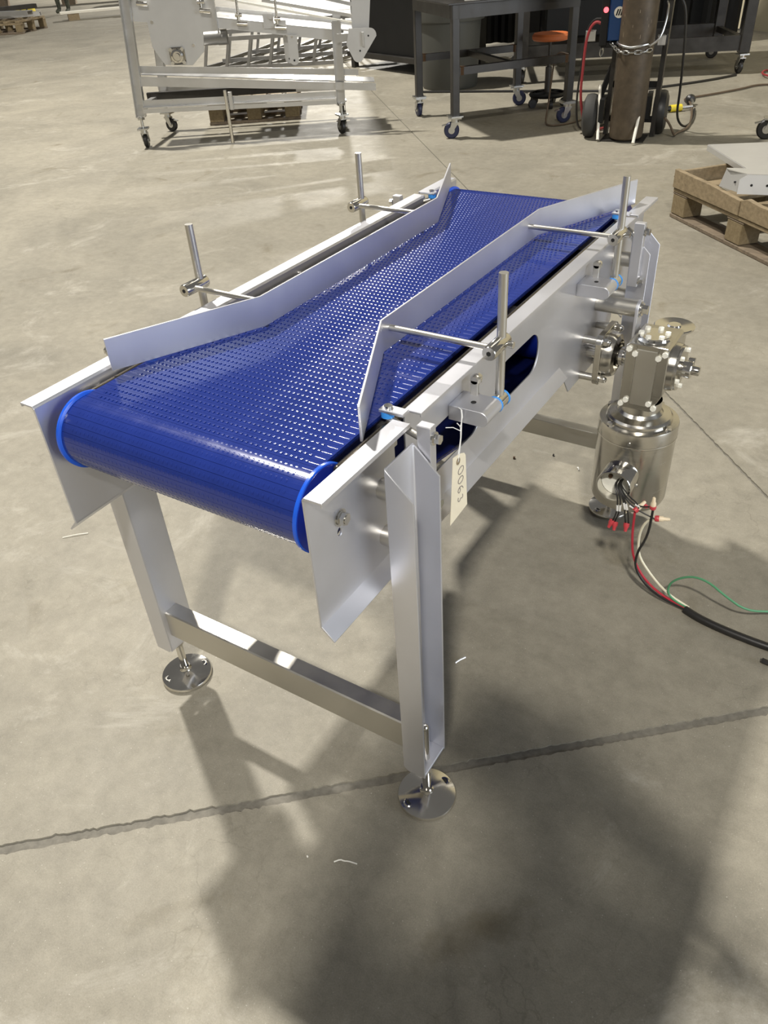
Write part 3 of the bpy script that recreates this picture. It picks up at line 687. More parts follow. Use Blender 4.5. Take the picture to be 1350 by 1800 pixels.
B2('drive_plate_edge', BRUSH, lambda b: b.box((.641, .055, .80), (.006, .05, .25)))
bb = B2('bearing', POL, lambda b: (b.box((.335, .066, .560), (.105, .014, .105), bev=.012), b.lathe([(.044, 0), (.042, .02), (.03, .028), (.028, .016), (.018, .016), (.018, .034), (0, .034)], (.335, .060, .560), (0, -1, 0), 28)))
for du, dz in ((-.04, .04), (.04, .04), (-.04, -.04), (.04, -.04)):
    B2('bearing_bolt', BOLT, lambda b: b.cyl((.335 + du, .062, .560 + dz), (.335 + du, .046, .560 + dz), .012, 10), bb)
for u, z in ((.205, .765), (.455, .615), (.10, .90)):
    B2('plate_bolt', BOLT, lambda b: b.cyl((u, .076, z), (u, .066, z), .011, 6))
B2('drive_drum', DULL, lambda b: (b.cyl((.44, .28, .632), (.60, .28, .632), .045, 28), b.cyl((.60, .28, .632), (.665, .28, .632), .048, 28)))
B2('side_rail', SHEET, lambda b: (b.prism([(.64, .705), (1.415, .583), (1.415, .648), (.64, .765)], lambda u, z: (u, .07, z), lambda u, z: (u, .075, z)), b.prism([(.64, .763), (1.415, .646), (1.415, .650), (.64, .767)], lambda u, z: (u, .07, z), lambda u, z: (u, .11, z))))
B2('side_rail', SHEET, lambda b: b.prism([(.20, .79), (1.60, .583), (1.60, .648), (.20, .855)], lambda u, z: (u, .55, z), lambda u, z: (u, .555, z)))
B2('slider_bed', BRUSH, lambda b: b.prism([(.60, .765), (1.55, .625), (1.55, .632), (.60, .772)], lambda u, z: (u, .12, z), lambda u, z: (u, .54, z)))
B2('top_rail', WHITEB, lambda b: b.bar((.40, .08, .935), (1.60, .08, .668), .012, .030, up=(0, 1, 0)))
B2('top_rail', BRUSH, lambda b: b.bar((.95, .16, .84), (1.56, .16, .712), .02, .022, up=(0, 1, 0)))
B2('far_rail', BRUSH, lambda b: b.bar((.60, .45, 1.00), (1.60, .45, .75), .02, .03, up=(0, 1, 0)))
B2('idler_bracket', SHEET, lambda b: (b.box((.985, .062, .725), (.070, .006, .085)), b.cyl((1.005, .062, .75), (1.005, .045, .75), .016, 14), b.box((1.075, .06, .70), (.055, .010, .05))))
for v in (.05, .16):
    hp = B2('hanger_strap', SHEET, lambda b, v=v: b.prism([(1.120 - v * .35 + .0, .640), (1.185 - v * .35, .634)] + [(1.150 - v * .35 + .032 * math.cos(a), .488 - .032 * math.sin(a)) for a in [PI * k / 8 for k in range(9)]], lambda u, z: (u, v, z), lambda u, z: (u, v + .005, z)))
    for z in (.625, .485):
        B2('strap_bolt', HOLE if z < .5 else BOLT, lambda b: b.cyl((1.150 - v * .35, v - .004, z), (1.150 - v * .35, v + .001, z), .007, 8), hp)
ep = [(1.523, .655)] + [(1.665 + .042 * math.cos(a), .610 + .042 * math.sin(a)) for a in [PI / 2 - PI / 2 * k / 5 - .15 * k / 5 for k in range(6)]] + [(1.575 + .038 * math.cos(a), .492 + .038 * math.sin(a)) for a in [-.35 - (PI - .9) * k / 6 for k in range(7)]] + [(1.50, .56)]
epo = B2('end_plate', SHEET, lambda b: b.prism(ep, lambda u, z: (u, -.02, z), lambda u, z: (u, -.014, z)))
for u, z in ((1.652, .607), (1.59, .522)):
    B2('plate_hole', HOLE, lambda b: b.cyl((u, -.022, z), (u, -.0205, z), .006, 10), epo)
B2('slot_block', BRUSH, lambda b: b.box((1.615, -.03, .590), (.018, .018, .085), bev=.002), epo)
B2('chute_plate', SHEET, lambda b: b.prism([(1.545, .655), (1.66, .635), (1.70, .98), (1.56, 1.0)], lambda u, z: (u, .05, z), lambda u, z: (u, .055, z)))
B2('end_tube', BRUSH, lambda b: b.bar((1.44, .05, .60), (1.54, .05, .60), .05, .05))
for u, z0 in ((.15, .895), (.555, .83), (.79, .742), (1.045, .705)):
    cl = B2('rod_clamp', POL, lambda b: (b.cyl((u - .015, .035, z0 - .018), (u + .055, .035, z0 - .025), .014, 14), b.cyl((u, .035, z0), (u, .035, z0 + .045), .011, 12), b.cyl((u - .02, .035, z0 + .03), (u + .025, .035, z0 + .03), .012, 12)))
    B2('upright_rod', POL, lambda b: b.cyl((u, .035, z0 + .02), (u + .005, .035, z0 + .30), .007, 12), cl)

# ---- wooden pallet lying under it
def wood_pallet(o, u, L, W, label, deck_n, th=.017, bh=.075, name='wood_pallet', group=None):
    P = thing(name, label, 'pallet', (o[0], o[1], 0)); Fm = frame(o, u)
    def bb(n, m, c, d): b = MB(); b.box(c, d, bev=.002); b.xf(Fm); return b.build(n, m, P)
    for v in (.05, W / 2, W - .05):
        bb('bottom_board', WOODD, (L / 2, v, th / 2), (L, .09, th))
        bb('stringer_board', WOOD, (L / 2, v, th + bh + th / 2), (L, .09, th))
        for uu in (.06, L / 2, L - .06): bb('block', WOODB, (uu, v, th + bh / 2), (.11, .09, bh - .002))
    for k in range(deck_n): bb('deck_board', WOOD, (.05 + (L - .1) * k / (deck_n - 1), W / 2, 2 * th + bh + th / 2 + .001), (.085, W, th))
    return P
wood_pallet((-4.14, 4.50), (.82, .57), .72, .62, 'low wooden pallet on the floor beneath the inclined conveyor frame', 6, .022, .115)
# ---- three ladder-like steel racks lying behind it
for k, (o, ang, zz, lab) in enumerate((((-6.35, 6.85), .50, 0.0, 'welded steel ladder frame lying on floor, nearest of the stack'), ((-6.3, 7.2), .62, .10, 'welded steel ladder frame propped in the middle of the stack'), ((-6.2, 7.6), .70, .20, 'welded steel ladder frame resting at the back of the stack'))):
    t = thing('ladder_frame', lab, 'rack', (o[0], o[1], 0), 'welded ladder frames behind the inclined conveyor')
    Fm = frame(o, (math.cos(ang), math.sin(ang)))
    for v, z in ((0, .02), (.0, .30)):
        b = MB(); b.box((.75, v, z + zz * .4), (1.6, .03, .04)); b.xf(Fm); b.build('side_bar', DULL, t)
    for j in range(7):
        b = MB(); b.bar((.02 + j * .245, -.002, .02 + zz * .4), (.09 + j * .245, -.002, .30 + zz * .4), .03, .03); b.xf(Fm); b.build('rung', DULL, t)
        b = MB(); b.bar((.02 + j * .245, .02, .03 + zz * .4), (.30 + j * .245, .75, .03 + zz * .4), .03, .035); b.xf(Fm); b.build('slat', DULL, t)
    for j in (0, 6):
        b = MB(); b.box((.05 + j * .235, .02, (.02 + zz * .4) / 2), (.03, .03, .02 + zz * .4)); b.xf(Fm); b.build('prop', DULL, t)

# ---- square steel table on blue casters
tb = thing('steel_table', 'square raw-steel welding table on navy-wheeled casters, left of the tall cylinder', 'table', (-2.07, 5.27, 0))
legs = [(-2.648, 5.25), (-2.033, 4.662), (-2.107, 5.838), (-1.496, 5.338)]
for k, (x, y) in enumerate(legs):
    ang = math.atan2(-.545, .61)
    b = MB(); b.box((x, y, (.135 + .70) / 2), (.05, .05, .565), (0, 0, ang), .003); b.build('leg', MILL, tb)
    b = MB(); b.box((x, y, .138), (.095, .085, .008), (0, 0, ang)); b.build('foot_plate', GALV, tb)
    caster(tb, (x, y), .134, .052, (2.4, 3.6, .4, 3.9)[k], BLUEW)
def beam(a, b_, z, h, wd_, m, parent, name='cross_bar'):
    b = MB(); b.bar((a[0], a[1], z), (b_[0], b_[1], z), wd_, h); return b.build(name, m, parent)
beam(legs[0], legs[2], .395, .045, .045, MILL, tb); beam(legs[1], legs[3], .405, .045, .045, MILL, tb)
mid = lambda a, b_: ((a[0] + b_[0]) / 2, (a[1] + b_[1]) / 2)
beam(mid(legs[0], legs[2]), mid(legs[1], legs[3]), .397, .04, .04, MILL, tb)
for a, q_, z in ((0, 2, .395), (1, 3, .405)):
    for (e, f) in ((a, q_), (q_, a)):
        p = Vector(legs[e]).lerp(Vector(legs[f]), .05)
        b = MB(); b.bar((p.x, p.y, z - .023), (p.x, p.y, z + .024), .049, .047); b.build('rusty_weld', RUST, tb)
cx, cy = sum(l[0] for l in legs) / 4, sum(l[1] for l in legs) / 4
for a, q_ in ((0, 1), (1, 3), (3, 2), (2, 0)):
    b = MB(); A = Vector(legs[a]); Bv = Vector(legs[q_]); dd = (Bv - A).normalized() * .025
    b.bar((A.x - dd.x, A.y - dd.y, .735), (Bv.x + dd.x, Bv.y + dd.y, .735), .052, .075); b.build('apron', MILL, tb)
b = MB(); b.box((cx, cy, .780), (.96, .98, .012), (0, 0, math.atan2(-.545, .61)), .002); b.build('table_top', MILL, tb)
b = MB(); b.box((-1.98, 4.80, .789), (.10, .05, .006), (0, 0, .5)); tag(b.build('paper_scrap', WHITEB), 'pale scrap lying on the near corner of the steel table top', 'scrap')

# ---- grey bin
bn = thing('trash_bin', 'large round grey plastic bin standing behind the steel table', 'bin', (-3.06, 6.52, 0))
b = MB(); b.lathe([(0, .0), (.235, 0), (.245, .02), (.275, .535), (.265, .535), (.240, .03), (0, .03)], (-3.06, 6.52, 0), (0, 0, 1), 48); b.build('body', BINM, bn)
b = MB(); b.lathe([(.276, .52), (.300, .515), (.305, .53), (.315, .72), (.305, .73), (.29, .72), (.276, .535)], (-3.06, 6.52, 0), (0, 0, 1), 48); b.build('rim', BINM, bn)

# ---- stool
sx, sy = -1.86, 5.86
sl = thing('shop_stool', 'low round orange-topped stool with black wheeled base behind steel table', 'stool', (sx, sy, 0))
b = MB(); b.lathe([(0, .445), (.125, .445), (.135, .455), (.137, .475), (.125, .49), (0, .494)], (sx, sy, 0), (0, 0, 1), 36); b.build('seat', ORANGE, sl)
b = MB(); b.cyl((sx, sy, .25), (sx, sy, .445), .012, 14).cyl((sx, sy, .09), (sx, sy, .27), .024, 16); b.build('post', MILL, sl)
b = MB(); b.lathe([(.118, .075), (.13, .07), (.14, .085), (.13, .10), (.118, .095)], (sx, sy, 0), (0, 0, 1), 36)
for k in range(5):
    a = 2 * PI * k / 5; b.bar((sx, sy, .09), (sx + .13 * math.cos(a), sy + .13 * math.sin(a), .085), .025, .02)
b.build('base_ring', BLACKP, sl)
for k in range(5):
    a = 2 * PI * k / 5 + .3; c_ = Vector((sx + .128 * math.cos(a), sy + .128 * math.sin(a), .030)); t = Vector((-math.sin(a), math.cos(a), 0))
    b = MB(); b.cyl(c_ - t * .012, c_ + t * .012, .030, 18).cyl(c_ + Vector((0, 0, .02)), c_ + Vector((0, 0, .055)), .007, 8); b.build('stool_wheel', BLACKR, sl)

# ---- gas cylinder on hand truck with welder
gc = thing('gas_cylinder', 'tall brown scuffed gas cylinder chained upright on a hand truck', 'cylinder', (-.936, 4.93, .012))
b = MB(); b.lathe([(0, .012), (.085, .012), (.100, .022), (.105, .045), (.105, 1.15), (.10, 1.19), (.08, 1.24), (.05, 1.27), (.03, 1.28), (.03, 1.32), (0, 1.32)], (-.936, 4.93, 0), (0, 0, 1), 48); body = b.build('tank', CYL, gc)
random.seed(3)
for k in range(26):
    a = -PI / 2 + random.uniform(-1.2, 1.1); z = random.uniform(.5, .84); h = random.uniform(.008, .03); da = random.uniform(.01, .035)
    b = MB(); R = .1053
    b.prism([(a, z), (a + da, z + h * .2), (a + da * .8, z + h), (a + da * .1, z + h * .7)], lambda q, t: (-.936 + R * math.cos(q), 4.93 + R * math.sin(q), t), lambda q, t: (-.936 + (R - .003) * math.cos(q), 4.93 + (R - .003) * math.sin(q), t)); b.build('paint_scuff', SCUFF, body)
ht = thing('hand_truck', 'steel cylinder hand truck with grey rubber wheel and white bars', 'hand truck', (-1.05, 4.95, 0))
b = MB(); b.box((-.955, 4.97, .004), (.27, .22, .006), (0, 0, .15)); b.build('toe_plate', MILL, ht)
for x, y in ((-1.095, 5.06), (-.80, 5.10)):
    b = MB(); b.bar((x, y - .05, .01), (x, y + .02, 1.15), .028, .028); b.build('side_tube', MILL, ht)
for a, q_ in (((-1.085, 4.83, .012), (-1.155, 4.99, .30)), ((-.845, 4.80, .012), (-.86, 4.96, .28))):
    b = MB(); b.cyl(a, q_, .0095, 12); b.build('white_bar', WHITEB, ht)
for z in (.10, .30, .62):
    b = MB(); b.bar((-1.10, 5.04, z), (-.79, 5.08, z), .02, .035); b.build('cross_bar', BLACKP, ht)
b = MB(); b.bar((-1.19, 5.00, .12), (-1.10, 5.05, .42), .03, .03); b.build('brace', BLACKP, ht)
for x, y, ly in ((-1.19, 4.955, 0), (-.80, 5.17, 1)):
    wd2 = Vector((.96, .22, 0)).normalized()
    c_ = Vector((x, y, .128)); b = MB(); b.lathe([(.05, -.045), (.09, -.045), (.122, -.03), (.128, -.012), (.128, .012), (.122, .03), (.09, .045), (.05, .045)], c_, tuple(wd2), 32); wh = b.build('tyre', BLACKR if ly else mat('grey_tyre', (.035, .034, .031), .75), ht)
    b = MB(); b.lathe([(0, -.03), (.02, -.048), (.03, -.03), (.055, -.026), (.06, -.04), (.06, .04), (.02, .045), (0, .045)], c_, tuple(wd2), 24); b.build('rim', BINM, wh)
    b = MB(); b.prism([(-.10, .10), (.10, .10), (.10, .235), (-.10, .235)], lambda q, z: c_ + Vector((-wd2.y, wd2.x, 0)) * q + wd2 * (.06 if not ly else -.06) + Vector((0, 0, z - .128)), lambda q, z: c_ + Vector((-wd2.y, wd2.x, 0)) * q + wd2 * (.09 if not ly else -.09) + Vector((0, 0, z - .128))); b.build('mudguard', BLACKP, ht)
# chain round the cylinder
ch = thing('chain', 'bright steel chain looped round the front of the brown cylinder', 'chain', (-.936, 4.93, .45))
pts = [(-1.15, 4.985, .575), (-1.12, 4.955, .552), (-1.09, 4.93, .535), (-1.06, 4.905, .522)]
for k in range(9):
    a = PI + .25 + (PI - .6) * k / 8; pts.append((-.936 + .115 * math.cos(a), 4.93 + .115 * math.sin(a), .512 - .008 * math.sin(PI * k / 8)))
hang = [(-1.15, 4.98, .575), (-1.155, 4.975, .54), (-1.16, 4.97, .505), (-1.163, 4.968, .47)]
def links(pp):
    P = [Vector(p) for p in pp]; out = []
    for a, q_ in zip(P, P[1:]):
        n = max(1, round((q_ - a).length / .026)); out += [a.lerp(q_, k / n) for k in range(n)]
    out.append(P[-1])
    for k, (a, q_) in enumerate(zip(out, out[1:])):
        d = (q_ - a).normalized(); s_ = d.cross(Vector((0, 0, 1))) if k % 2 else d.cross(d.cross(Vector((0, 0, 1))))
        if s_.length < .1: s_ = Vector((1, 0, 0)) if k % 2 else Vector((0, 1, 0))
        s_.normalize(); m = (a + q_) / 2; l = (q_ - a).length * .68
        b = MB(); b.tube([m + d * l * math.cos(t) + s_ * .010 * math.sin(t) for t in [2 * PI * j / 10 for j in range(10)]], .0034, 5, closed=True); b.build('chain_link', GALV, ch)
links(pts); links(hang)
# grey cable sling hugging the cylinder
b = MB(); b.tube([(-.80, 5.0, .745), (-.77, 4.92, .73), (-.765, 4.89, .65), (-.78, 4.86, .57), (-.83, 4.845, .535)] + [(-.936 + .113 * math.cos(a), 4.93 + .113 * math.sin(a), .528 + .02 * abs(math.cos(a))) for a in [-.55 - (PI - .55) * k / 8 for k in range(9)]], .0065, 8, smooth=2)
tag(b.build('grey_hose', GALV), 'grey hose sling wrapped round the brown cylinder above the chain', 'hose')
# welder
wm = thing('welding_machine', 'blue and black welding unit with red light hanging left of brown cylinder', 'welder', (-1.06, 5.05, .56))
Wf = frame((-1.155, 4.955), (.86, .30))
def W2(n, m, c, d, par=None, bev=.004): b = MB(); b.box(c, d, bev=bev); b.xf(Wf); return b.build(n, m, par or wm)
W2('front_panel', BLACKP, (.0, .0, .66), (.045, .10, .27)); W2('case', NAVY, (.075, .03, .67), (.10, .16, .235)); W2('top_handle', BLACKP, (.01, .0, .805), (.03, .08, .02))
W2('metal_cap', GALV, (.075, -.045, .795), (.085, .012, .012)); W2('lower_tray', BLACKP, (.06, .04, .53), (.14, .16, .03))
b = MB(); b.cyl((.002, -.050, .715), (.002, -.058, .715), .015, 16); b.xf(Wf); b.build('power_light', LEDR, wm)
b = MB(); b.cyl((.080, -.0505, .700), (.080, -.0535, .700), .030, 28); b.xf(Wf); lg = b.build('badge', WHITEB, wm)
for k, x in enumerate((.060, .073, .086)):
    b = MB(); b.prism([(x, .684), (x + .008, .684), (x + .017, .716), (x + .009, .716)], lambda u, z: (u, -.0536, z), lambda u, z: (u, -.0548, z)); b.xf(Wf); b.build('badge_stroke', HOLE, lg)
W2('outlet_box', GALV, (-.075, .03, .575), (.065, .05, .06)); W2('outlet_box', BRUSH, (.345, -.03, .545), (.05, .05, .055))
b = MB(); b.prism([(-.098, .575), (-.092, .575), (-.092, .592), (-.098, .592)], lambda u, z: (u, .0045, z), lambda u, z: (u, .003, z)); b.xf(Wf); b.build('outlet_slot', HOLE, wm)
def cord(name, pts, r, m, label, cat='cord', grp=None, sm=3):
    b = MB(); b.tube(pts, r, 8, smooth=sm); o = b.build(name, m); return tag(o, label, cat, grp)
cord('hose', [(-1.165, 4.94, .64), (-1.20, 4.93, .655), (-1.235, 4.93, .62), (-1.255, 4.93, .54), (-1.262, 4.94, .40), (-1.27, 4.95, .25), (-1.25, 4.98, .10), (-1.23, 5.02, .012), (-1.15, 5.2, .012)], .0085, REDC, 'red hose drooping from the welding unit beside its wheel', 'hose')
cord('hose', [(-1.17, 4.95, .665), (-1.22, 4.95, .665), (-1.265, 4.95, .60), (-1.275, 4.96, .45), (-1.30, 4.97, .25), (-1.30, 5.0, .08), (-1.28, 5.05, .012), (-1.2, 5.3, .012)], .007, BLACKR, 'black cable drooping left of the red welder hose', 'cable')
cord('hose', [(-.81, 5.04, .78), (-.74, 5.04, .77), (-.70, 5.06, .70), (-.69, 5.10, .50), (-.70, 5.2, .25), (-.72, 5.28, .08), (-.68, 5.33, .010), (-.66, 5.45, .010), (-.70, 5.7, .010), (-.76, 5.95, .010)], .0075, BLACKR, 'black cable falling right of the brown cylinder to the floor', 'cable')
cord('hose', [(-.72, 4.99, .13), (-.69, 5.02, .09), (-.66, 5.06, .012), (-.68, 5.15, .010), (-.64, 5.30, .010), (-.69, 5.6, .010), (-.78, 5.95, .010), (-.835, 6.10, .030), (-.90, 6.22, .014), (-.93, 6.32, .010), (-.80, 6.5, .010), (-.62, 6.8, .010), (-.55, 7.0, .010), (-.40, 7.05, .010), (-.2, 7.0, .010)], .0075, BROWNC, 'brown extension cord trailing from hand truck toward red cords', 'cord')
pg = thing('round_plug', 'dark round cord plug lying on floor right of yellow connector', 'plug', (-.845, 6.14, 0))
b = MB(); b.lathe([(0, -.02), (.03, -.02), (.035, -.01), (.035, .015), (.02, .03), (0, .03)], (-.845, 6.14, .036), (.5, -.8, .2), 20); b.build('body', BLACKR, pg)
b = MB(); b.cyl((-.83, 6.11, .042), (-.805, 6.06, .03), .010, 10); b.build('strain_relief', GALV, pg)
yc = thing('cord_connector', 'bright yellow sleeve connector with black ends on floor by cylinder', 'connector', (-.89, 5.86, 0))
A = Vector((-.965, 5.79, .024)); Bv = Vector((-.80, 5.95, .024))
b = MB(); b.cyl(A.lerp(Bv, .34), A.lerp(Bv, .72), .024, 18); b.build('sleeve', YEL, yc)
b = MB(); b.cyl(A.lerp(Bv, .12), A.lerp(Bv, .34), .012, 14, r2=.02).cyl(A.lerp(Bv, -.12), A.lerp(Bv, .12), .0085, 12); b.build('black_end', BLACKR, yc)
b = MB(); b.cyl(A.lerp(Bv, .72), A.lerp(Bv, 1.1), .010, 12); b.build('metal_end', BRUSH, yc)
b = MB(); b.tube([A.lerp(Bv, -.12), A + Vector((-.06, .05, -.012)), A + Vector((.0, .10, -.014)), Bv + Vector((.0, .06, -.014)), A.lerp(Bv, 1.1)], .007, 8, smooth=2); b.build('lead', BLACKR, yc)
# orange-brown cord under the table
cord('cord', [(-1.50, 5.30, .43), (-1.56, 5.28, .445), (-1.60, 5.30, .40), (-1.62, 5.32, .25), (-1.64, 5.34, .10), (-1.62, 5.25, .010), (-1.55, 5.15, .008), (-1.45, 5.25, .008), (-1.40, 5.45, .008)], .006, BROWNC, 'brown cord hanging from the steel table bar to the floor', 'cord')
cord('cord', [(-3.2, 6.15, .008), (-2.4, 6.35, .008), (-1.9, 6.45, .008), (-1.45, 6.55, .008), (-1.25, 6.75, .008), (-.95, 7.15, .008), (-.80, 7.45, .008)], .010, BLACKR, 'black cord stretched straight over floor behind the cylinder', 'cord')
rc = [(-.55 + .16 * math.cos(2.1 * k) + .012 * k, 7.45 + .30 * math.sin(1.7 * k) + .012 * k, .010 + .006 * (k % 4)) for k in range(34)]
cord('cord_pile', rc, .0075, REDC, 'tangled pile of red cord on the floor at the right edge', 'cord', sm=2)

# ---- long work table and black curtain behind
lt = thing('long_workbench', 'long dark steel workbench with low rail and casters behind brown cylinder', 'workbench', (-1.5, 7.3, 0))
LA = Vector((-2.46, 6.75)); LB = Vector((-.80, 7.56)); ld = (LB - LA).normalized(); ln = Vector((-ld.y, ld.x))
for A in (LA, LB):
    for k in (0, 1):
        p = A + ln * .95 * k
        b = MB(); b.box((p.x, p.y, .535), (.085, .085, .75), (0, 0, math.atan2(ld.y, ld.x)), .004); b.build('leg', MILL, lt); caster(lt, (p.x, p.y), .155, .055, 2.2 + k, BLACKR)
for k in (0, 1):
    a, q_ = LA + ln * .95 * k, LB + ln * .95 * k
    b = MB(); b.bar((a.x, a.y, .235), (q_.x, q_.y, .235), .05, .11); b.build('low_rail', MILL, lt)
    b = MB(); b.bar((a.x, a.y, .87), (q_.x, q_.y, .87), .05, .10); b.build('apron', MILL, lt)
for A in (LA, LB, LA.lerp(LB, .5)):
    q_ = A + ln * .95
    b = MB(); b.bar((A.x, A.y, .245), (q_.x, q_.y, .245), .045, .045); b.build('cross_bar', MILL, lt)
p = LA.lerp(LB, .5) + ln * .475
b = MB(); b.box((p.x, p.y, .93), ((LB - LA).length + .2, 1.1, .018), (0, 0, math.atan2(ld.y, ld.x))); b.build('bench_top', MILL, lt)
p = LA.lerp(LB, .36) + ln * .55
b = MB(); b.box((p.x, p.y, .45), (.95, .55, .30), (0, 0, math.atan2(ld.y, ld.x)), .02); tag(b.build('black_crate', BLACKP), 'glossy black crate stored on the long workbench rail behind the stool', 'crate')
cu = thing('welding_curtain', 'tall black welding curtain hung on rolling frame behind the workbench', 'curtain', (-2.6, 8.9, 0))
KA = Vector((-4.3, 8.15)); KB = Vector((-1.26, 9.50)); kd = (KB - KA).normalized(); kn = Vector((-kd.y, kd.x)); Lk = (KB - KA).length
b = MB(); n = 90; R0 = []; R1 = []
for k in range(n + 1):
    p = KA + kd * (Lk * k / n) + kn * (.045 * math.sin(k * .9) + .02 * math.sin(k * 2.3))
    R0.append((p.x, p.y)); R1.append((p.x + kn.x * .004, p.y + kn.y * .004))
b.prism(R0 + R1[::-1], lambda x, y: (x, y, .10), lambda x, y: (x, y, 2.3)); b.build('curtain', CURT, cu)
for A in (KA, KB):
    b = MB(); b.bar((A.x + kd.x * .05, A.y + kd.y * .05, .12), (A.x + kd.x * .05, A.y + kd.y * .05, 2.35), .04, .04); b.build('post', MILL, cu)
    caster(cu, (A.x + kd.x * .05, A.y + kd.y * .05), .125, .05, 1.2, BLACKR)
b = MB(); b.bar((KA.x, KA.y, 2.35), (KB.x, KB.y, 2.35), .04, .04); b.build('top_bar', MILL, cu)
# black cabinet left of the bin on a steel base
cb = thing('black_cabinet', 'big black steel cabinet on low base behind the inclined conveyor end', 'cabinet', (-4.3, 7.5, 0))
CA = Vector((-4.72, 7.38)); CB = Vector((-3.60, 6.93)); cd = (CB - CA).normalized(); cn = Vector((-cd.y, cd.x)); Lc = (CB - CA).length
def cbx(n, m, u0, u1, v0, v1, z0, z1):
    p = CA + cd * (u0 + u1) / 2 + cn * (v0 + v1) / 2
    b = MB(); b.box((p.x, p.y, (z0 + z1) / 2), (u1 - u0, v1 - v0, z1 - z0), (0, 0, math.atan2(cd.y, cd.x)), .004); return b.build(n, m, cb)
cbx('body', BLACKP, 0, Lc, .05, .85, .15, 1.6)
cbx('base_rail', MILL, -.05, Lc + .05, .0, .06, .10, .15); cbx('base_rail', MILL, -.05, Lc + .05, .80, .86, .10, .15)
for u in (0.02, Lc - .08):
    for v in (.0, .80): cbx('base_foot', MILL, u, u + .06, v, v + .06, 0, .10)
# ---- machine with caster at the right edge
mr = thing('rolling_stand', 'grey steel stand corner on black caster at far right edge', 'stand', (-.12, 5.2, 0))
caster(mr, (-.115, 5.19), .125, .058, 3.4, BLACKR)
b = MB(); b.bar((-.105, 5.20, .12), (-.105, 5.20, .30), .028, .028); b.build('stem', BRUSH, mr)
b = MB(); b.bar((-.115, 5.19, .30), (-.115, 5.19, .36), .075, .075); b.build('collar', MILL, mr)
b = MB(); b.bar((-.105, 5.20, .36), (-.105, 5.20, 1.0), .05, .05); b.build('leg', MILL, mr)
b = MB(); b.bar((-.105, 5.20, .33), (.7, 5.5, .33), .05, .05); b.build('rail', MILL, mr)

# ---- pallet of sheet-metal parts, right
pr = thing('pallet_crate', 'wooden pallet with raised board edge holding sheet-metal parts at right', 'pallet', (-.23, 3.47, 0))
PF = frame((-.235, 3.455), (.70, -.66))
def PB(n, m, c, d, bev=.003, par=None, rot=None): b = MB(); b.box(c, d, rot, bev=bev); b.xf(PF); return b.build(n, m, par or pr)
PL, PW = 1.15, .95
for v in (.045, PW / 2, PW - .045):
    PB('bottom_board', WOODD, (PL / 2, v, .009), (PL, .10, .018))
    for u in (.055, PL * .42, PL * .84): PB('block', WOODB, (u, v, .064), (.105, .095, .088))
    for u in (.055, PL * .42, PL * .84): PB('shim', WOODD, (u, v, .1115), (.115, .097, .009))
    PB('stringer_board', WOOD, (PL / 2, v, .126), (PL, .10, .019))
for k in range(6): PB('deck_board', WOOD, (.06 + k * (PL - .12) / 5, PW / 2, .1455), (.10, PW, .018))
# raised board in two lengths, chipped at its joint
rb = MB(); rb.prism([(0, .137), (.50, .137), (.50, .198), (.44, .201), (.28, .212), (.12, .214), (.0, .217)], lambda u, z: (u, -.012, z), lambda u, z: (u, .010, z)); rb.xf(PF); rb.build('edge_board', WOOD, pr, bevel=.002)
rb = MB(); rb.prism([(.503, .137), (PL, .137), (PL, .210), (.62, .206), (.54, .213), (.503, .200)], lambda u, z: (u, -.010, z), lambda u, z: (u, .012, z)); rb.xf(PF); rb.build('edge_board', WOOD, pr, bevel=.002)
rb = MB(); rb.prism([(0, .137), (PW, .137), (PW, .208), (.3, .212), (.0, .208)], lambda v, z: (.002, v + .012, z), lambda v, z: (.020, v + .012, z)); rb.xf(PF); rb.build('edge_board', WOOD, pr, bevel=.002)
rb = MB(); rb.prism([(0, .137), (PL, .137), (PL, .208), (.0, .208)], lambda u, z: (u, PW - .01, z), lambda u, z: (u, PW + .010, z)); rb.xf(PF); rb.build('edge_board', WOOD, pr, bevel=.002)
rb = MB(); rb.cyl((-.03, .01, .175), (.01, .005, .176), .003, 6); rb.xf(PF); rb.build('nail', RUST, pr)
# sheet-metal cover and bracket box lying in it
cv = thing('sheet_metal_cover', 'wide pale folded sheet-metal panel resting across the far side of right pallet', 'panel', (.0, 3.9, .2))
q4 = [(-.195, 3.83), (.075, 3.42), (.95, 3.75), (.65, 4.25)]
b = MB(); b.prism(q4, lambda x, y: (x, y, .242), lambda x, y: (x, y, .246)); b.build('top_skin', SHEET, cv)
for k in range(4):
    a, q_ = Vector(q4[k]), Vector(q4[(k + 1) % 4])
    b = MB(); b.bar((a.x, a.y, .231), (q_.x, q_.y, .231), .004, .024); b.build('fold', SHEET, cv)
bx = thing('bracket_box', 'small drilled sheet-metal box bracket with cut corners on near pallet board', 'bracket', (.1, 3.2, .2))
BF = frame((.075, 3.115), (.93, .20))
pr_ = [(0, .0), (.0, .052), (.028, .088), (.11, .088), (.11, .084), (.030, .084), (.004, .051), (.004, 0)]
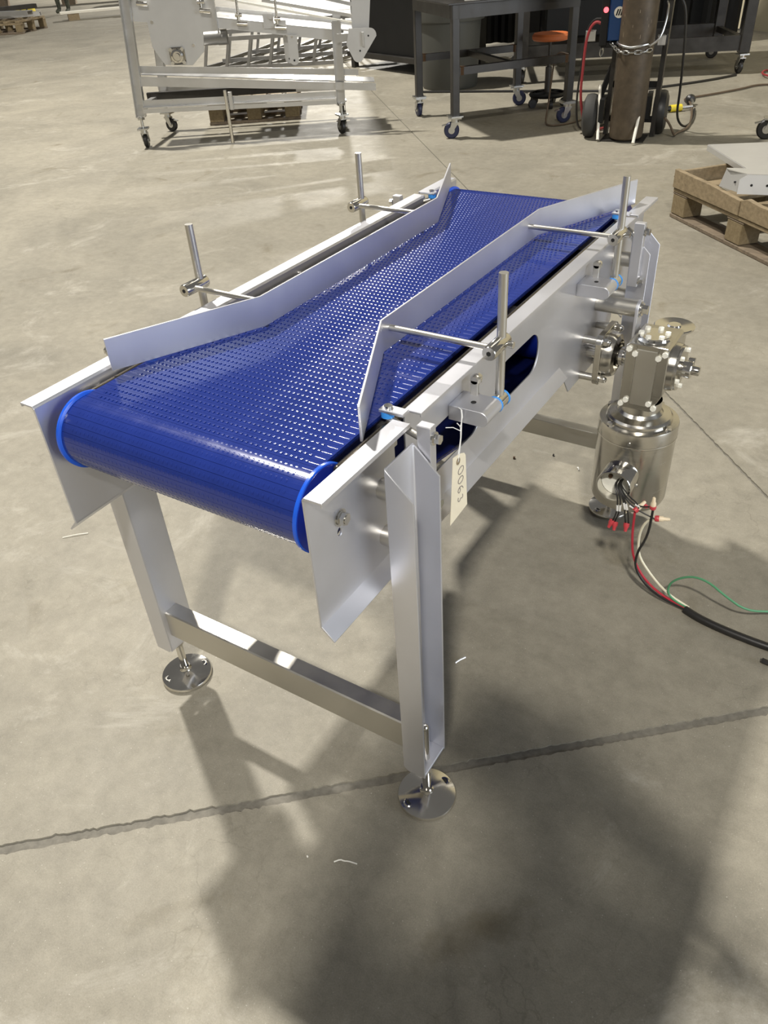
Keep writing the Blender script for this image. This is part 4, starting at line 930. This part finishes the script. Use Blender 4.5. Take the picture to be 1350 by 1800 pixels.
for n_, fn in (('top_fold', lambda b: b.prism([(0.055, .03), (.45, .03), (.45, .125), (-.03, .125), (-.02, .10)], lambda u, v: (u, v, .288), lambda u, v: (u, v, .291))),
               ('front_face', lambda b: b.prism([(0.025, .216), (.45, .216), (.45, .289), (.055, .289), (.025, .27)], lambda u, z: (u, .03 - (.289 - z) * .25, z), lambda u, z: (u, .033 - (.289 - z) * .25, z))),
               ('end_face', lambda b: b.prism([(.02, .216), (.125, .216), (.125, .289), (.03, .289)], lambda v, z: (.055 - (v - .03) * .85 - (.289 - z) * .25, v, z), lambda v, z: (.052 - (v - .03) * .85 - (.289 - z) * .25, v, z)))):
    b = MB(); fn(b); b.xf(BF); part = b.build(n_, SHEET, bx)
    if n_ == 'end_face':
        b = MB(); b.cyl((.024, .07, .25), (.008, .062, .25), .004, 10); b.xf(BF); b.build('drill_hole', HOLE, part)
    if n_ == 'front_face':
        for u in (.075, .135, .30):
            b = MB(); b.cyl((u, .0235, .25), (u, .0185, .25), .005, 12); b.xf(BF); b.build('drill_hole', HOLE, part)

# ---- far left: pallets, boards, yellow tool, person
wood_pallet((-14.42, 9.49), (.90, .43), 1.0, 1.0, 'small wooden pallet under grey steel offcuts at far left edge', 5, .03, .11)
for k, (x, y, z, l, yaw, lab) in enumerate(((-14.3, 10.2, .28, 1.3, .75, 'grey steel channel lying flat on the far left pallet'), (-14.5, 10.2, .38, 1.5, 1.25, 'grey steel channel leaning on top of the far left pile'), (-14.0, 10.1, .33, .9, .3, 'short grey steel channel across the far left pile'))):
    t = thing('steel_channel', lab, 'channel', (x, y, z)); F_c = frame((x, y), (math.cos(yaw), math.sin(yaw)))
    for n_, c, d in (('web', (0, 0, z), (l, .16, .012)), ('flange', (0, .08, z - .03), (l, .012, .07)), ('flange', (0, -.08, z - .03), (l, .012, .07))):
        b = MB(); b.box(c, d); b.xf(F_c); b.build(n_, MILL if k == 1 else BRUSH, t)
yt = thing('yellow_case', 'yellow tool case with black straps on floor at far left', 'case', (-17.3, 12.95, 0)); YF = frame((-17.3, 12.95), (.8, .6))
b = MB(); b.prism([(-.20, 0), (.20, 0), (.17, .17), (.08, .21), (-.09, .21), (-.20, .14)], lambda u, z: (u, -.12, z), lambda u, z: (u, .12, z)); b.xf(YF); b.build('body', YEL, yt, bevel=.01)
for u in (-.13, .10):
    b = MB(); b.box((u * .6, 0, .105), (.035, .25, .215)); b.xf(YF); b.build('strap', BLACKR, yt)
lb = thing('white_board', 'long white board lying on wooden blocks at far left', 'board', (-14.0, 13.0, 0)); LF = frame((-14.75, 11.95), (.60, .80))
b = MB(); b.box((1.4, .12, .135), (3.0, .30, .035)); b.xf(LF); b.build('board', WHITEB, lb)
for u in (.15, 1.4, 2.7):
    b = MB(); b.box((u, .12, .058), (.22, .28, .116)); b.xf(LF); b.build('wood_block', WOOD, lb)
ps = thing('white_bundle', 'crumpled white plastic bundle piled on the long white board', 'bundle', (-13.8, 13.2, .15))
b = MB(); random.seed(5)
for k in range(9): b.sph((-14.05 + k * .07, 12.95 + k * .09, .20 + .04 * random.random()), .06 + .03 * random.random(), (1, 1, .8), 8)
b.build('plastic_wrap', WHITEP, ps)
for k, (x, y, l, lab) in enumerate(((-20.8, 14.4, 4.2, 'long grey steel beam on wooden blocks in far left background'), (-17.3, 15.6, 3.5, 'grey steel beam on wooden blocks behind the white board'))):
    t = thing('steel_beam', lab, 'beam', (x, y, 0)); Bf = frame((x, y), (.74, .67))
    b = MB(); b.box((l / 2, 0, .42), (l, .5, .26)); b.xf(Bf); b.build('beam', BRUSH if k == 0 else MILL, t)
    for u in (.4, l / 2, l - .4):
        b = MB(); b.box((u, 0, .145), (.3, .6, .29)); b.xf(Bf); b.build('wood_block', WOODD, t)

# distant person in mottled trousers, one continuous skinned body
def person(px, py, yaw, label):
    r = thing('person', label, 'person', (px, py, 0))
    J = {'pel': (0, 0, .95, .15), 'sp': (0, .01, 1.15, .145), 'ch': (0, .02, 1.36, .17), 'nk': (0, .01, 1.50, .06), 'hd': (0, 0, 1.58, .075), 'tp': (0, .0, 1.68, .085), 'ct': (0, .0, 1.745, .05),
         'hL': (.10, 0, .88, .10), 'kL': (.11, -.02, .50, .072), 'aL': (.11, .03, .09, .045), 'tL': (.12, -.13, .04, .04),
         'hR': (-.10, 0, .88, .10), 'kR': (-.12, .01, .50, .072), 'aR': (-.13, .06, .09, .045), 'tR': (-.14, -.09, .04, .04),
         'sL': (.19, .02, 1.42, .075), 'eL': (.26, .03, 1.14, .05), 'wL': (.26, -.06, .90, .033), 'fL': (.255, -.09, .82, .035),
         'sR': (-.19, .02, 1.42, .075), 'eR': (-.26, .03, 1.14, .05), 'wR': (-.26, -.06, .90, .033), 'fR': (-.255, -.09, .82, .035)}
    E_ = [('pel', 'sp'), ('sp', 'ch'), ('ch', 'nk'), ('nk', 'hd'), ('hd', 'tp'), ('tp', 'ct')]
    for q_ in 'LR': E_ += [('pel', 'h' + q_), ('h' + q_, 'k' + q_), ('k' + q_, 'a' + q_), ('a' + q_, 't' + q_), ('ch', 's' + q_), ('s' + q_, 'e' + q_), ('e' + q_, 'w' + q_), ('w' + q_, 'f' + q_)]
    names = list(J); me = bpy.data.meshes.new('body'); me.from_pydata([J[n][:3] for n in names], [(names.index(a), names.index(c)) for a, c in E_], [])
    o = bpy.data.objects.new('body', me); C.objects.link(o); o.parent = r; r.rotation_euler = (0, 0, yaw)
    sk = o.modifiers.new('skin', 'SKIN'); sv = me.skin_vertices[0].data
    for i, n in enumerate(names): sv[i].radius = (J[n][3], J[n][3] * (.8 if n in ('ch', 'pel', 'sp') else 1))
    sv[0].use_root = True
    ss = o.modifiers.new('sub', 'SUBSURF'); ss.levels = 1; ss.render_levels = 2
    o.data.materials.append(CAMO); ORG[o.name] = Vector()
    return r
person(-16.5, 13.35, .4, 'distant person standing in mottled dark green trousers at far left')

# ---- the photographer, standing behind the camera and holding the phone in both hands
def photographer():
    cp = Vector((0.6854, -0.5187, 1.2)); fh = Vector((-.563, .826, 0)); rt = Vector((.826, .563, 0))
    base = cp - fh * .50; base.z = 0
    r = thing('person', 'photographer in dark clothes standing behind the camera holding a phone', 'person', base)
    def P(a, f, z): return base + rt * a + fh * f + Vector((0, 0, z))
    J = {'pel': (P(0, -.06, .94), .15), 'sp': (P(0, -.05, 1.14), .145), 'ch': (P(0, -.03, 1.34), .165), 'nk': (P(0, .0, 1.49), .058), 'hd': (P(0, .04, 1.575), .074), 'tp': (P(0, .05, 1.665), .088), 'ct': (P(0, .04, 1.725), .055)}
    for q_, s_ in (('L', -1), ('R', 1)):
        J['h' + q_] = (P(s_ * .10, -.06, .87), .10); J['k' + q_] = (P(s_ * .13, -.02, .49), .07); J['a' + q_] = (P(s_ * .15, -.06, .09), .045); J['t' + q_] = (P(s_ * .18, .11, .035), .035)
        J['s' + q_] = (P(s_ * .20, -.03, 1.41), .072); J['e' + q_] = (P(s_ * .27, .14, 1.17), .050); J['w' + q_] = (cp + rt * s_ * .115 - F_ * .085 + Vector((0, 0, -.02)), .030)
    E_ = [('pel', 'sp'), ('sp', 'ch'), ('ch', 'nk'), ('nk', 'hd'), ('hd', 'tp'), ('tp', 'ct')]
    for q_ in 'LR': E_ += [('pel', 'h' + q_), ('h' + q_, 'k' + q_), ('k' + q_, 'a' + q_), ('a' + q_, 't' + q_), ('ch', 's' + q_), ('s' + q_, 'e' + q_), ('e' + q_, 'w' + q_)]
    def skin(name, names, E2, J2, m):
        me = bpy.data.meshes.new(name); me.from_pydata([J2[n][0] - base for n in names], [(names.index(a), names.index(c)) for a, c in E2], [])
        o = bpy.data.objects.new(name, me); C.objects.link(o); o.parent = r; ORG[o.name] = base
        o.modifiers.new('skin', 'SKIN'); sv = me.skin_vertices[0].data
        for i, n in enumerate(names): sv[i].radius = (J2[n][1],) * 2
        sv[0].use_root = True
        q = o.modifiers.new('sub', 'SUBSURF'); q.levels = 1; q.render_levels = 2
        me.materials.append(m); return o
    skin('body', list(J), E_, J, CLOTHD)
    for s_, q_ in ((-1, 'L'), (1, 'R')):
        w0 = J['w' + q_][0]; palm = cp + rt * s_ * .092 - F_ * .035
        H = {'w': (w0, .026), 'p': (palm, .030)}; E3 = [('w', 'p')]
        for k in range(4):
            a0 = palm + D_ * (-.030 + .020 * k) - rt * s_ * .005; a1 = a0 - rt * s_ * (.020 + .004 * (k in (1, 2))) - F_ * .000 - F_ * .004; a2 = a1 - rt * s_ * .018 + F_ * .001
            H['a%d' % k] = (a0, .0095); H['b%d' % k] = (a1, .0085); H['c%d' % k] = (a2, .0075); E3 += [('p', 'a%d' % k), ('a%d' % k, 'b%d' % k), ('b%d' % k, 'c%d' % k)]
        t0 = palm - F_ * .020 - rt * s_ * .012; t1 = t0 - rt * s_ * .028 - F_ * .004; H['t0'] = (t0, .011); H['t1'] = (t1, .009); E3 += [('p', 't0'), ('t0', 't1')]
        skin('hand', list(H), E3, H, SKIN)
    hd = J['tp'][0]
    b = MB(); b.sph(hd + Vector((0, 0, -.005)) + fh * .012, .093, (.86, .98, 1.18), 24); b.build('face', SKIN, r)
    b = MB(); b.sph(hd + fh * .108 + Vector((0, 0, -.025)), .016, (.8, 1, 1.3), 10); b.build('nose', SKIN, r)
    for s_ in (-1, 1):
        b = MB(); b.sph(hd + fh * .095 + rt * s_ * .032 + Vector((0, 0, .004)), .011, (1, 1, .8), 10); b.build('eye', WHITEP, r)
        b = MB(); b.sph(hd + rt * s_ * .083 + Vector((0, 0, -.012)), .022, (.5, .9, 1.4), 10); b.build('ear', SKIN, r)
    b = MB(); b.box(hd + fh * .098 + Vector((0, 0, -.062)), (.045, .012, .010), (0, 0, math.atan2(rt.y, rt.x)), .003); b.build('mouth', NUTR, r)
    b = MB(); b.sph(hd - fh * .012 + Vector((0, 0, .028)), .098, (.92, 1.0, 1.08), 24); b.build('hair', CLOTHD, r)
    ph = thing('phone', 'dark phone held up in the hands of the photographer', 'phone', cp)
    mx = Matrix((R_, -D_, -F_)).transposed()
    b = MB(); b.box(cp - F_ * .012, (.075, .150, .008), mx=mx, bev=.003); b.build('case', BLACKP, ph)
photographer()
# ---- small debris on the near floor
def debris(name, pts, r, m, label, cat='scrap'):
    b = MB(); b.tube(pts, r, 6, smooth=1); return tag(b.build(name, m), label, cat)
debris('string_scrap', [(.209, -.033, .002), (.216, -.025, .003), (.222, -.024, .002), (.229, -.021, .003), (.236, -.019, .002), (.2433, -.0175, .002)], .0012, CHIP, 'white curl of string on the floor below the near right foot')
debris('paper_fleck', [(.1650, -.0475, .002), (.1665, -.0465, .002), (.1672, -.0485, .002)], .0013, CHIP, 'tiny white fleck on the floor left of the string curl')
debris('shaving', [(.1827, .4355, .002), (.187, .446, .003), (.1937, .459, .002)], .0022, SHEET, 'pale metal shaving on the floor right of the near right leg')
debris('shaving', [(-.8843, .3274, .002), (-.86, .352, .004), (-.8393, .3721, .002)], .0012, WHITEB, 'thin pale sliver on the floor below the left end plate')
debris('bolt', [(.7063, .7278, .006), (.7191, .7264, .006), (.74, .726, .006)], .0055, BLACKR, 'dark short bolt on the floor below the black cable')
debris('nut', [(-.0251, 1.1765, .003), (-.020, 1.1785, .003)], .004, RUST, 'small dull washer on the floor left of the far cross beam')
debris('pebble', [(.0663, 1.2388, .003), (.069, 1.2388, .003)], .0035, BLACKR, 'tiny black pebble on the floor in front of the far cross beam')
debris('paper_fleck', [(.1505, 1.2027, .004), (.153, 1.205, .005)], .0045, CHIP, 'white fleck on the floor left of the motor')
